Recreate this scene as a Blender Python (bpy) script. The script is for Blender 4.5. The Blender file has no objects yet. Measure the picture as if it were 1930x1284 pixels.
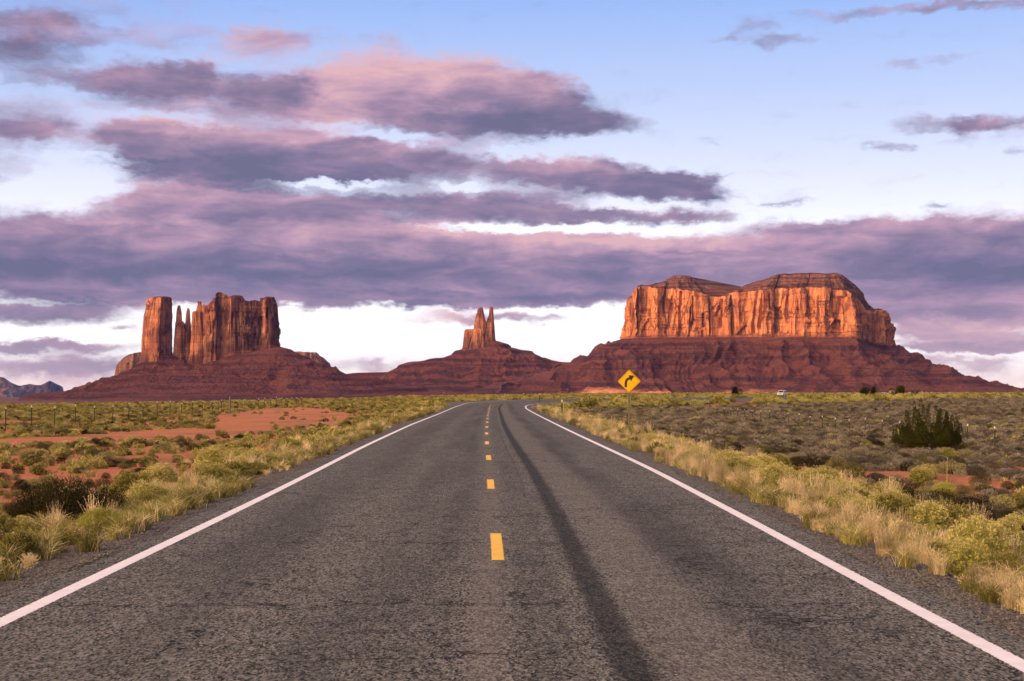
import bpy, math, random
import numpy as np
from mathutils import Vector, Matrix

R = math.radians
random.seed(7)
rng = np.random.default_rng(11)
SC = bpy.context.scene

# ------------------------------------------------------------------ camera
CH = 1.8                    # eye height above the road
F = 2944.0                  # focal length in photo pixels (photo 1930 wide)
CX0, HY = 926.0, 738.0      # where the straight road vanishes in the photo (used to turn photo measurements into metres)
cam = bpy.data.objects.new("camera", bpy.data.cameras.new("camera"))
SC.collection.objects.link(cam)
cam.location = (0, 0, CH)
cam.rotation_euler = (R(90) + math.atan((HY - 642) / F), 0, -math.atan((965 - CX0) / F))
cam.data.sensor_width = 36
cam.data.lens = 36 * F / 1930
cam.data.clip_start = 0.1
cam.data.clip_end = 80000
SC.camera = cam
SC.view_settings.view_transform = 'Standard'
SC.view_settings.look = 'None'
SC.view_settings.exposure = 0.15
SC.view_settings.gamma = 1.0

# ------------------------------------------------------------------ node helpers
class NT:
    def __init__(s, tree):
        s.t = tree; s.n = tree.nodes; s.l = tree.links
    def new(s, typ, ins=None, **kw):
        nd = s.n.new(typ)
        for k, v in kw.items(): setattr(nd, k, v)
        for k, v in (ins or {}).items():
            s.put(nd.inputs[k], v)
        return nd
    def put(s, sock, v):
        if isinstance(v, bpy.types.NodeSocket): s.l.new(v, sock)
        elif isinstance(v, bpy.types.Node): s.l.new(v.outputs[0], sock)
        else: sock.default_value = v
    def m(s, op, a, b=0.0, c=None, clamp=False):
        nd = s.n.new('ShaderNodeMath'); nd.operation = op; nd.use_clamp = clamp
        s.put(nd.inputs[0], a); s.put(nd.inputs[1], b)
        if c is not None: s.put(nd.inputs[2], c)
        return nd.outputs[0]
    def vm(s, op, a, b=None, scale=None):
        nd = s.n.new('ShaderNodeVectorMath'); nd.operation = op
        s.put(nd.inputs[0], a)
        if b is not None: s.put(nd.inputs[1], b)
        if scale is not None: s.put(nd.inputs['Scale'], scale)
        return nd.outputs['Value'] if op in ('LENGTH', 'DOT_PRODUCT') else nd.outputs[0]
    def step(s, x, a, b, lo=0.0, hi=1.0, kind='SMOOTHSTEP'):
        nd = s.n.new('ShaderNodeMapRange'); nd.interpolation_type = kind
        s.put(nd.inputs['Value'], x)
        for k, v in (('From Min', a), ('From Max', b), ('To Min', lo), ('To Max', hi)): s.put(nd.inputs[k], v)
        return nd.outputs[0]
    def mix(s, f, a, b, blend='MIX'):
        nd = s.n.new('ShaderNodeMix'); nd.data_type = 'RGBA'; nd.blend_type = blend
        s.put(nd.inputs[0], f)
        s.put(nd.inputs[6], col(a)); s.put(nd.inputs[7], col(b))
        return nd.outputs[2]
    def noise(s, vec, scale, detail=4, rough=0.55, dims='3D', out=0, dist=0.0, lac=2.0):
        nd = s.n.new('ShaderNodeTexNoise'); nd.noise_dimensions = dims
        if vec is not None: s.put(nd.inputs['Vector'], vec)
        nd.inputs['Scale'].default_value = scale; nd.inputs['Detail'].default_value = detail
        nd.inputs['Roughness'].default_value = rough; nd.inputs['Distortion'].default_value = dist
        nd.inputs['Lacunarity'].default_value = lac
        return nd.outputs[out]
    def ramp(s, f, stops, interp='LINEAR'):
        nd = s.n.new('ShaderNodeValToRGB'); cr = nd.color_ramp; cr.interpolation = interp
        while len(cr.elements) < len(stops): cr.elements.new(0.5)
        for e, (p, c) in zip(cr.elements, stops):
            e.position = p; e.color = col(c)
        s.put(nd.inputs[0], f)
        return nd.outputs[0]
def col(c):
    if isinstance(c, tuple): return c if len(c) == 4 else (c[0], c[1], c[2], 1.0)
    return c
def lin(r, g, b):
    f = lambda v: ((v / 255 + 0.055) / 1.055) ** 2.4 if v > 10 else v / 255 / 12.92
    return (f(r), f(g), f(b), 1.0)

# ------------------------------------------------------------------ sun and sky
SUN_AZ, SUN_EL = 64.0, 4.0            # the sun stands behind the camera, 64 deg round to its left
sdir = Vector((-math.sin(R(SUN_AZ)) * math.cos(R(SUN_EL)), -math.cos(R(SUN_AZ)) * math.cos(R(SUN_EL)), math.sin(R(SUN_EL))))
sun = bpy.data.objects.new("sun", bpy.data.lights.new("sun", 'SUN'))
SC.collection.objects.link(sun)
sun.data.energy = 4.2
sun.data.angle = R(0.5)
sun.data.color = (1.0, 0.50, 0.235)
sun.rotation_euler = sdir.to_track_quat('Z', 'Y').to_euler()

world = bpy.data.worlds.new("World"); SC.world = world
world.use_nodes = True
w = NT(world.node_tree)
for n_ in list(w.n): w.n.remove(n_)

# cloud masses: (x, y, rx, ry) in photo pixels -> azimuth / elevation of the real cloud, weight, tone 0 slate .. 1 pink
CLOUDS = [
 (30,95,130,50,.55,.0),(95,60,190,45,.30,.45),(30,28,120,18,.45,.2),(20,235,110,50,.75,.3),(90,245,110,16,.5,.35),
 (500,78,85,26,.6,.85),(725,80,40,16,.35,.6),(570,60,200,26,.2,.7),
 (255,160,190,28,1.0,.45),(310,140,110,30,1.0,.3),(375,140,34,26,.8,.2),(500,170,100,30,.95,.15),(565,165,45,30,.7,.12),
 (700,160,180,62,1.1,1.0),(830,165,200,62,1.1,.85),(650,175,90,50,.5,1.0),(960,160,130,36,.9,.62),(930,212,230,46,1.3,.08),(1080,232,170,22,1.0,.15),
 (1010,175,110,30,.4,.5),(480,205,200,36,.45,.42),(230,195,180,14,.25,.6),
 (330,255,160,34,.95,.8),(260,268,90,36,.7,.25),(420,300,220,46,1.1,.15),(560,270,140,34,.7,.8),(480,320,260,28,.9,.25),
 (620,300,230,44,.8,.3),(800,310,240,36,.9,.35),(1050,315,150,30,1.1,.6),(1150,340,180,26,1.1,.18),(1270,355,110,26,1.05,.08),(1340,368,60,14,.6,.2),
 (0,325,110,22,.55,.4),(330,368,160,30,.9,.85),(620,380,330,42,1.0,.3),(420,390,240,30,.8,.6),(930,390,190,32,.9,.3),(1140,405,190,22,.95,.45),(1300,408,90,10,.7,.4),
 (60,480,330,66,1.25,.12),(230,450,330,40,.9,.75),(420,470,360,60,1.1,.55),(330,520,430,44,1.1,.05),(650,470,330,54,1.0,.5),(740,450,260,36,.8,.95),
 (800,515,520,52,1.2,.2),(1050,470,330,44,1.1,.85),(1250,500,330,50,1.1,.6),(1150,545,420,32,1.0,.55),
 (1520,428,130,20,.9,.45),(1640,450,300,34,1.0,.75),(1850,450,300,48,1.3,.55),(1800,490,340,52,1.3,.02),(1560,500,260,40,.9,.7),
 (1850,545,330,44,1.1,.4),(1600,560,320,36,1.0,.75),(1830,585,240,18,.9,.5),
 (420,545,330,26,1.0,.85),(650,560,300,18,.9,.6),(180,560,260,30,1.0,.65),(70,592,150,20,1.0,.2),(930,566,250,14,.9,.6),(600,578,120,8,.4,.6),
 (230,618,50,6,.6,.3),(110,655,210,11,.8,.25),(60,690,150,22,.9,.5),(180,690,120,20,.8,.2),(140,715,160,16,.4,.9),(680,690,110,13,.75,.5),(1860,600,200,14,.9,.7),(1900,655,160,16,.9,.8),(60,650,150,14,.9,.5),
 (850,597,110,13,.9,.95),(960,600,90,11,.7,.6),(1040,600,40,8,.5,.6),
 (1820,228,130,17,.85,.35),(1880,238,90,16,.6,.6),(1672,272,46,10,.6,.3),(1815,262,44,13,.4,.4),(1930,280,30,10,.5,.3),
 (1430,45,60,15,.55,.4),(1480,72,75,11,.5,.35),(1380,68,40,8,.4,.3),(1800,3,330,11,.7,.5),(1790,104,50,8,.45,.5),(1700,122,60,10,.35,.4),
 (1490,379,70,5,.4,.3),(1760,385,34,7,.55,.3),(1340,270,36,6,.35,.3),(1345,334,60,5,.4,.3),
 (1860,632,170,26,.95,.9),(1760,618,110,18,.7,.6),(1830,655,210,9,.8,.2),(1870,686,50,15,.7,.75),(1775,684,60,10,.5,.6),(1900,712,80,12,.3,.9),
 # thin lilac veils
 (500,232,460,42,.32,.8),(140,60,300,100,.26,.5),(60,300,160,60,.14,.6),(330,60,200,50,.14,.75),(260,100,180,14,-.45,.5),(200,45,60,14,-.3,.5),(120,175,90,16,-.3,.5),(620,232,120,10,-.4,.5),(600,215,500,26,.25,.7),(820,275,330,24,.25,.8),(1150,378,320,26,.30,.65),(140,400,240,30,.25,.6),(1850,610,260,60,.30,.9),(420,110,200,50,.18,.8),(300,640,300,60,.12,.9),(1830,690,160,50,.2,1.0),(110,735,220,30,.35,1.0),
 # gaps between the rows, where the clear sky shows
 (110,345,110,40,-.5,.5),(600,343,150,9,-1.3,.5),(860,352,60,7,-.8,.5),(1020,431,230,10,-1.5,.5),(1170,386,150,10,-.8,.5),(330,222,160,13,-.5,.5),
 (730,256,100,11,-.6,.5),(960,284,170,13,-.6,.5),(1250,290,120,10,-.4,.5),(90,640,200,14,-.6,.5),(1790,600,90,6,-.8,.5),(1880,670,90,7,-.5,.5),
 # warmer and cooler streaks inside the long bank
 (300,425,260,13,.2,1.6),(560,500,200,9,.1,1.9),(820,440,160,10,.2,1.7),(1010,455,170,12,.25,1.7),(1350,455,160,14,.2,1.6),(1480,480,150,10,.2,1.5),(520,405,140,10,.1,-1.0),
 (150,505,260,14,.3,-.8),(700,490,300,12,.25,-.9),(1150,520,260,11,.3,-.8),(350,560,260,8,.15,1.6),(980,545,300,8,.2,1.4),(1650,530,220,9,.2,1.5),(1800,500,260,20,.3,-.5),(1000,560,340,7,.2,-.8),(520,355,300,7,-.35,1.2),(250,300,160,6,-.3,1.2),(330,432,200,6,-.35,1.4),(620,520,260,6,-.3,1.2),(1300,478,260,6,-.4,1.3),(1600,528,260,7,-.4,1.3),(90,570,160,6,-.4,1.2),(760,555,220,6,-.35,1.2),(880,215,120,10,.3,-.6),
]
tc = w.new('ShaderNodeTexCoord')
d = tc.outputs['Generated']
sp = w.new('ShaderNodeSeparateXYZ', {0: d})
az = w.m('ARCTAN2', sp.outputs[0], sp.outputs[1])
el = w.m('ARCSINE', sp.outputs[2])
P = w.new('ShaderNodeCombineXYZ', {0: az, 1: el, 2: 0.0}).outputs[0]
def azel(px, py):
    a = math.atan((px - CX0) / F)
    return a, math.atan((HY - py) / F * math.cos(a))
# one group gives cloud thickness and tone for an (azimuth, elevation) point
g = bpy.data.node_groups.new('cloud_field', 'ShaderNodeTree')
g.interface.new_socket('P', in_out='INPUT', socket_type='NodeSocketVector')
g.interface.new_socket('field', in_out='OUTPUT', socket_type='NodeSocketFloat')
g.interface.new_socket('tone', in_out='OUTPUT', socket_type='NodeSocketFloat')
q = NT(g)
gi = q.n.new('NodeGroupInput'); go = q.n.new('NodeGroupOutput')
P0 = gi.outputs[0]
st = q.vm('MULTIPLY', P0, (1.0, 1.9, 1.0))
wrp = q.noise(st, 26, 3, .55, '2D', out=1)
wrp = q.vm('MULTIPLY', q.vm('SUBTRACT', wrp, (.5, .5, .5)), (.040, .0125, 0))
wr2 = q.noise(st, 95, 3, .6, '2D', out=1)
wr2 = q.vm('MULTIPLY', q.vm('SUBTRACT', wr2, (.5, .5, .5)), (.016, .0070, 0))
Pw = q.vm('ADD', q.vm('ADD', P0, wrp), wr2)
S = None; T = None
for (cx, cy, rx, ry, wt, tn) in CLOUDS:
    a, e = azel(cx, cy)
    sx_, sy_ = F / (rx * 1.12), F / (ry * 1.25)
    vn = q.n.new('ShaderNodeVectorMath'); vn.operation = 'MULTIPLY_ADD'
    q.put(vn.inputs[0], Pw); vn.inputs[1].default_value = (sx_, sy_, 0); vn.inputs[2].default_value = (-a * sx_, -e * sy_, 0)
    if S is not None:            # the tiny term makes each mass wait for the last, which keeps the shader stack small
        v0 = q.n.new('ShaderNodeVectorMath'); v0.operation = 'MULTIPLY_ADD'
        q.put(v0.inputs[0], S); v0.inputs[1].default_value = (1e-9, 1e-9, 0); v0.inputs[2].default_value = (-a * sx_, -e * sy_, 0)
        q.put(vn.inputs[2], v0.outputs[0])
    dv = vn.outputs[0]
    k = q.step(q.vm('LENGTH', dv), 1.25, 0.0, 0.0, wt)
    v2 = q.n.new('ShaderNodeVectorMath'); v2.operation = 'MULTIPLY_ADD'       # (1, tone, 0); the low sun warms the upper side of each mass
    q.put(v2.inputs[0], dv); v2.inputs[1].default_value = (0, .18, 0); v2.inputs[2].default_value = (1, tn, 0)
    v3 = q.vm('SCALE', v2.outputs[0], scale=k)       # (no implicit conversions here: they would keep every mass on the shader stack)
    S = v3 if S is None else q.vm('ADD', S, v3)
sST = q.new('ShaderNodeSeparateXYZ', {0: S}); S = sST.outputs[0]; T = sST.outputs[1]
# broken cloud over the rest of the sky, outside the part the photograph shows
away = q.step(q.m('ABSOLUTE', q.new('ShaderNodeSeparateXYZ', {0: P0}).outputs[0]), .36, .6)
rest = q.noise(q.vm('MULTIPLY', P0, (1, 2.2, 1)), 2.6, 5, .6, '2D')
rest = q.m('MULTIPLY', away, q.step(rest, .42, .68, 0, 1.3))
S = q.m('ADD', S, rest); T = q.m('MULTIPLY_ADD', rest, .6, T)
fb = q.noise(q.vm('MULTIPLY', Pw, (1, 3.1, 1)), 30, 7, .55, '2D')
field = q.m('MULTIPLY_ADD', q.m('SUBTRACT', fb, .5), .80, S)
q.put(go.inputs[0], field)
q.put(go.inputs[1], q.m('DIVIDE', T, q.m('MAXIMUM', S, .05)))
def cf(v):
    nd = w.n.new('ShaderNodeGroup'); nd.node_tree = g; w.put(nd.inputs[0], v); return nd
c0 = cf(P)
f0 = c0.outputs[0]; tone = c0.outputs[1]
alpha = w.m('POWER', w.step(f0, .04, 1.08), .85)
fine = w.noise(w.vm('MULTIPLY', P, (1, 3.6, 1)), 22, 6, .55, '2D', dist=.25)
tt = w.m('ADD', tone, w.m('MULTIPLY', w.m('SUBTRACT', fine, .5), 1.05))
tt = w.m('SUBTRACT', tt, w.m('MULTIPLY', w.step(f0, 1.0, 2.2), .10))
cloud = w.ramp(tt, [(0.0, lin(108, 106, 136)), (.22, lin(126, 115, 146)), (.45, lin(152, 130, 158)), (.70, lin(186, 151, 174)), (1.0, lin(220, 176, 184))])
# thin cloud near the horizon is paler and warmer
lowc = w.step(el, azel(926, 700)[1], azel(926, 560)[1])
cloud = w.mix(w.m('MULTIPLY', w.m('SUBTRACT', 1.0, lowc), .40), cloud, lin(236, 196, 190))
# clear sky: the physical sky under the glow of dusk
sky = w.n.new('ShaderNodeTexSky'); sky.sky_type = 'NISHITA'; sky.sun_disc = False
sky.sun_elevation = R(SUN_EL); sky.sun_rotation = R(180 + SUN_AZ); sky.altitude = 1600; sky.air_density = 1.0; sky.dust_density = 1.0
nish = w.vm('SCALE', sky.outputs[0], scale=.10)
clear = w.ramp(w.step(el, 0.0, .5, 0, 1, 'LINEAR'), [
    (0.0, lin(255, 226, 214)), (.02, lin(255, 236, 228)), (.05, lin(255, 250, 248)), (.16, lin(250, 250, 255)), (.24, lin(232, 234, 255)),
    (.33, lin(212, 222, 255)), (.42, lin(184, 206, 254)), (.50, lin(154, 188, 252)), (1.0, lin(90, 130, 215))])
leftb = w.m('MULTIPLY', w.step(az, -.10, -.36), w.step(el, .12, .26))
clear = w.mix(w.m('MULTIPLY', leftb, .25), clear, lin(120, 150, 225))
clear = w.mix(.12, clear, nish)
clear = w.vm('SCALE', clear, scale=w.step(el, .20, .03, 1.0, 1.34))
skyc = w.mix(alpha, clear, cloud)
# after-glow round the sun's own azimuth, behind the camera
sund = w.vm('DOT_PRODUCT', d, tuple(Vector((sdir.x, sdir.y, 0.25)).normalized()))
glow = w.m('POWER', w.step(sund, -.35, 1.0, kind='LINEAR'), 3.6)
bk = w.step(sp.outputs[1], .35, -.45)
skyc = w.mix(w.m('MULTIPLY', w.m('MULTIPLY', glow, bk), .92), skyc, (8.6, 6.2, 3.5))
# the sky opposite the sunset, behind and to the right of the camera, is dim
sd2 = w.vm('DOT_PRODUCT', d, (.80, -.60, 0.0))
skyc = w.mix(w.m('MULTIPLY', w.step(sd2, .25, .85), .72), skyc, (.10, .10, .16))
below = w.step(el, -.02, -.06)
skyc = w.mix(below, skyc, (.25, .16, .14))
bg = w.new('ShaderNodeBackground', {0: skyc, 1: 1.0})
wo = w.new('ShaderNodeOutputWorld', {0: bg})
world.cycles.sampling_method = 'NONE'
SC.cycles.max_bounces = 5; SC.cycles.diffuse_bounces = 1; SC.cycles.glossy_bounces = 1; SC.cycles.transmission_bounces = 2; SC.cycles.transparent_max_bounces = 6
SC.cycles.caustics_reflective = False; SC.cycles.caustics_refractive = False

# ------------------------------------------------------------------ object helpers
def tag(o, label=None, cat=None, group=None, kind=None):
    if label: o['label'] = label
    if cat: o['category'] = cat
    if group: o['group'] = group
    if kind: o['kind'] = kind
    return o
def empty(name, loc, rz=0):
    o = bpy.data.objects.new(name, None); SC.collection.objects.link(o)
    o.location = loc; o.rotation_euler = (0, 0, rz); o.empty_display_size = .3
    return o
def npmesh(name, V, Fc, mats=None, mi=None, smooth=False, attrs=None):
    V = np.asarray(V, dtype=np.float32); Fc = np.asarray(Fc, dtype=np.int32)
    me = bpy.data.meshes.new(name)
    k = Fc.shape[1]
    me.vertices.add(len(V)); me.vertices.foreach_set('co', V.ravel())
    me.loops.add(Fc.size); me.loops.foreach_set('vertex_index', Fc.ravel())
    me.polygons.add(len(Fc)); me.polygons.foreach_set('loop_start', np.arange(0, Fc.size, k, dtype=np.int32))
    if mi is not None: me.polygons.foreach_set('material_index', np.asarray(mi, dtype=np.int32))
    me.polygons.foreach_set('use_smooth', np.full(len(Fc), smooth))
    for a, arr in (attrs or {}).items():
        at = me.attributes.new(a, 'FLOAT', 'POINT'); at.data.foreach_set('value', np.asarray(arr, dtype=np.float32))
    for m_ in (mats or []): me.materials.append(m_)
    me.update(calc_edges=True); me.validate()
    return me
def mobj(name, me, parent=None, loc=(0, 0, 0)):
    o = bpy.data.objects.new(name, me); SC.collection.objects.link(o); o.location = loc
    if parent is not None: o.parent = parent
    return o
def grid_faces(nr, nc, wrap=False):
    r, c = np.meshgrid(np.arange(nr - 1), np.arange(nc if wrap else nc - 1), indexing='ij')
    c2 = (c + 1) % nc
    return np.stack([r * nc + c, r * nc + c2, (r + 1) * nc + c2, (r + 1) * nc + c], -1).reshape(-1, 4)

class MB:                                # collects quads of boxes / tubes, builds ONE mesh object
    def __init__(s): s.v = []; s.f = []; s.m = []
    def box(s, c, sz, rz=0, mi=0, taper=1.0, rx=0):
        b = len(s.v); M = Matrix.Rotation(rz, 3, 'Z') @ Matrix.Rotation(rx, 3, 'X')
        for z in (-1, 1):
            t = taper if z > 0 else 1
            for x, y in ((-1, -1), (1, -1), (1, 1), (-1, 1)):
                s.v.append(tuple(Vector(c) + M @ Vector((x * sz[0] / 2 * t, y * sz[1] / 2 * t, z * sz[2] / 2))))
        for q_ in ((0, 3, 2, 1), (4, 5, 6, 7), (0, 1, 5, 4), (1, 2, 6, 5), (2, 3, 7, 6), (3, 0, 4, 7)):
            s.f.append(tuple(b + i for i in q_)); s.m.append(mi)
        return s
    def tube(s, p0, p1, r0, r1=None, n=8, mi=0, caps=True):
        r1 = r0 if r1 is None else r1
        p0 = Vector(p0); p1 = Vector(p1); b = len(s.v)
        rot = (p1 - p0).to_track_quat('Z', 'Y')
        for p, r in ((p0, r0), (p1, r1)):
            for i in range(n):
                a = 2 * math.pi * i / n
                s.v.append(tuple(p + rot @ Vector((r * math.cos(a), r * math.sin(a), 0))))
        for i in range(n):
            j = (i + 1) % n
            s.f.append((b + i, b + j, b + n + j, b + n + i)); s.m.append(mi)
        if caps:
            s.f.append(tuple(b + i for i in reversed(range(n)))); s.m.append(mi)
            s.f.append(tuple(b + n + i for i in range(n))); s.m.append(mi)
        return s
    def prism(s, pts, y0, y1, mi=0):     # polygon in x,z extruded along y
        b = len(s.v); n = len(pts)
        for y in (y0, y1):
            for x, z in pts: s.v.append((x, y, z))
        s.f.append(tuple(b + i for i in range(n))); s.m.append(mi)
        s.f.append(tuple(b + n + i for i in reversed(range(n)))); s.m.append(mi)
        for i in range(n):
            j = (i + 1) % n
            s.f.append((b + i, b + n + i, b + n + j, b + j)); s.m.append(mi)
        return s
    def build(s, name, mats, parent=None, bevel=0, smooth=False):
        me = bpy.data.meshes.new(name); me.from_pydata(s.v, [], s.f)
        for m_ in (mats if isinstance(mats, (list, tuple)) else [mats]): me.materials.append(m_)
        for p, i in zip(me.polygons, s.m): p.material_index = i; p.use_smooth = smooth
        me.update()
        o = mobj(name, me, parent)
        if bevel:
            b = o.modifiers.new('bevel', 'BEVEL'); b.width = bevel; b.segments = 2; b.limit_method = 'ANGLE'
        return o

# numpy noise
_perm = rng.random((256, 256)).astype(np.float32)
def vnoise(x, y):
    xi = np.floor(x).astype(int); yi = np.floor(y).astype(int)
    fx = x - xi; fy = y - yi
    fx = fx * fx * fx * (fx * (fx * 6 - 15) + 10); fy = fy * fy * fy * (fy * (fy * 6 - 15) + 10)
    a = _perm[xi & 255, yi & 255]; b = _perm[(xi + 1) & 255, yi & 255]
    c = _perm[xi & 255, (yi + 1) & 255]; e = _perm[(xi + 1) & 255, (yi + 1) & 255]
    return (a * (1 - fx) + b * fx) * (1 - fy) + (c * (1 - fx) + e * fx) * fy
def fbm(x, y, o=4, g_=.5):
    s = 0; a = 1; t = 0
    for i in range(o):
        s = s + a * vnoise(x * 2 ** i + 17.3 * i, y * 2 ** i - 9.1 * i); t += a; a *= g_
    return s / t
def ridged(x, y, o=4, g_=.5):
    s = 0; a = 1; t = 0
    for i in range(o):
        s = s + a * (1 - np.abs(2 * vnoise(x * 2 ** i + 7.7 * i, y * 2 ** i + 3.1 * i) - 1)); t += a; a *= g_
    return s / t
def sstep(a, b, x):
    t = np.clip((x - a) / (b - a), 0, 1); return t * t * (3 - 2 * t)

# ------------------------------------------------------------------ materials
def new_mat(name):
    m_ = bpy.data.materials.new(name); m_.use_nodes = True
    n = NT(m_.node_tree)
    for x in list(n.n): n.n.remove(x)
    out = n.n.new('ShaderNodeOutputMaterial')
    return m_, n, out
def pbsdf(n, out, color, rough=.9, bump=None, bstr=.5, bdist=.01, metal=0.0, spec=.3, normal=None):
    b = n.new('ShaderNodeBsdfPrincipled', {'Base Color': col(color), 'Roughness': rough, 'Metallic': metal, 'Specular IOR Level': spec})
    if bump is not None:
        bn = n.new('ShaderNodeBump', {'Height': bump, 'Strength': bstr, 'Distance': bdist})
        n.put(b.inputs['Normal'], bn.outputs[0])
    n.put(out.inputs[0], b.outputs[0])
    return b
def simple(name, color, rough=.6, metal=0.0, var=.15, scale=8):
    m_, n, out = new_mat(name)
    g_ = n.new('ShaderNodeTexCoord')
    nz = n.noise(g_.outputs['Object'], scale, 4)
    c2 = tuple(min(1, v * (1 - var)) for v in color[:3]) ; c3 = tuple(min(1, v * (1 + var)) for v in color[:3])
    pbsdf(n, out, n.mix(nz, c2, c3), rough, metal=metal)
    return m_

# asphalt: aggregate speckle, wheel paths, tar seam, skid band and cracks, laid along the road's own length/width attributes
def asphalt_mat():
    m_, n, out = new_mat('asphalt')
    lat = n.new('ShaderNodeAttribute', attribute_name='lat').outputs['Fac']
    lon = n.new('ShaderNodeAttribute', attribute_name='lon').outputs['Fac']
    pos = n.new('ShaderNodeNewGeometry').outputs['Position']
    st = n.new('ShaderNodeCombineXYZ', {0: lat, 1: lon, 2: 0.0}).outputs[0]
    gp_ = n.vm('MULTIPLY', pos, (1.0, .36, 1.0))
    sp1 = n.noise(gp_, 60, 3, .75)
    vor = n.new('ShaderNodeTexVoronoi', {'Vector': gp_, 'Scale': 66.0}, feature='F1')
    vc = n.new('ShaderNodeSeparateColor', {0: vor.outputs['Color']}).outputs[0]
    sp2 = n.noise(gp_, 20, 4, .7)
    blot = n.noise(n.vm('MULTIPLY', st, (1.0, .16, 1)), .9, 5, .6)
    blot2 = n.noise(n.vm('MULTIPLY', st, (1.0, .5, 1)), 3.0, 5, .65)
    base = n.mix(blot, (.060, .057, .046), (.142, .128, .102))
    base = n.mix(n.m('MULTIPLY', n.step(blot2, .35, .7), .35), base, (.185, .165, .138))
    # aggregate
    spk = n.m('ADD', n.m('MULTIPLY', n.m('SUBTRACT', vc, .5), 1.5), n.m('MULTIPLY', n.m('SUBTRACT', sp1, .5), 3.0))
    spk = n.m('ADD', spk, n.m('MULTIPLY', n.m('SUBTRACT', sp2, .5), 1.1))
    vb = n.new('ShaderNodeTexVoronoi', {'Vector': gp_, 'Scale': 30.0}, feature='F1')
    spk = n.m('ADD', spk, n.m('MULTIPLY', n.m('SUBTRACT', n.new('ShaderNodeSeparateColor', {0: vb.outputs['Color']}).outputs[1], .5), .55))
    pit = n.m('MULTIPLY', n.step(sp1, .40, .30), n.step(sp2, .62, .42))
    fac = n.step(spk, -.8, .8, .12, 2.05, 'LINEAR')
    base = n.vm('MULTIPLY', base, n.new('ShaderNodeCombineXYZ', {0: fac, 1: fac, 2: fac}).outputs[0])
    base = n.mix(n.m('MULTIPLY', pit, .75), base, (.016, .014, .012))
    stone = n.step(vc, .90, .95)
    base = n.mix(n.m('MULTIPLY', stone, .55), base, (.32, .27, .23))
    def band(c, wd, soft, wob=.25, ws=.10):
        wb = n.m('MULTIPLY', n.m('SUBTRACT', n.noise(n.vm('MULTIPLY', st, (0, ws, 0)), 1.0, 3), .5), wob)
        x = n.m('ABSOLUTE', n.m('SUBTRACT', n.m('ADD', lat, wb), c))
        return n.step(x, wd + soft, wd)
    grit = n.step(sp2, .3, .62)
    # wheel-path darkening, patchy
    for c, wd, so, k in ((-2.55, .25, .55, .38), (-.75, .25, .5, .36), (2.3, .16, .4, .55), (.55, .05, .25, .30), (2.95, .1, .3, .15), (-.35, .06, .2, .25)):
        pat = n.step(n.noise(n.vm('MULTIPLY', st, (.7, .07, 1)), 1.0 + abs(c) * .1, 4), .3, .62)
        base = n.mix(n.m('MULTIPLY', n.m('MULTIPLY', band(c, wd, so), pat), k), base, (.038, .034, .032))
    # paler middle strip where old paint and dust lie
    base = n.mix(n.m('MULTIPLY', band(.12, .05, .16, .1), .30), base, (.20, .16, .13))
    base = n.mix(n.m('MULTIPLY', band(1.62, .15, .4), .25), base, (.20, .16, .135))
    # dark tyre band that runs the whole right lane
    sk = n.m('MULTIPLY', band(1.08, .06, .13, .05, .03), n.step(n.m('ADD', sp2, n.m('MULTIPLY', sp1, .4)), .36, .62, .62, 1.0))
    base = n.mix(n.m('MULTIPLY', sk, .68), base, (.013, .013, .012))
    base = n.mix(n.m('MULTIPLY', band(.72, .010, .04, .12, .07), .22), base, (.03, .03, .03))
    # transverse and wandering cracks
    wv = n.noise(n.vm('MULTIPLY', st, (.8, .6, 0)), 1.3, 5, .6)
    lw = n.m('MULTIPLY_ADD', n.m('SUBTRACT', wv, .5), 1.6, lon)
    lw = n.m('DIVIDE', lw, 5.3)
    fr = n.m('ABSOLUTE', n.m('SUBTRACT', n.m('FRACT', lw), .5))
    gate = n.step(n.noise(n.vm('MULTIPLY', st, (.5, .19, 0)), 1.0, 2), .40, .50)
    crack = n.m('MULTIPLY', n.step(fr, .0055, .0012), gate)
    v2 = n.new('ShaderNodeTexVoronoi', {'Vector': n.vm('ADD', st, n.vm('SCALE', n.noise(st, 2.2, 4, out=1), scale=.9)), 'Scale': .55}, feature='DISTANCE_TO_EDGE')
    c2 = n.m('MULTIPLY', n.step(v2.outputs[0], .011, .003), n.step(n.noise(st, .35, 2), .50, .58))
    ck = n.m('MAXIMUM', crack, c2)
    base = n.mix(n.m('MULTIPLY', ck, .95), base, (.018, .015, .014))
    hgt = n.m('SUBTRACT', n.m('ADD', n.m('MULTIPLY', sp1, .7), n.m('MULTIPLY', vc, .5)), n.m('MULTIPLY', ck, 1.5))
    pbsdf(n, out, base, .9, hgt, .6, .008, spec=.06)
    return m_
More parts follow.
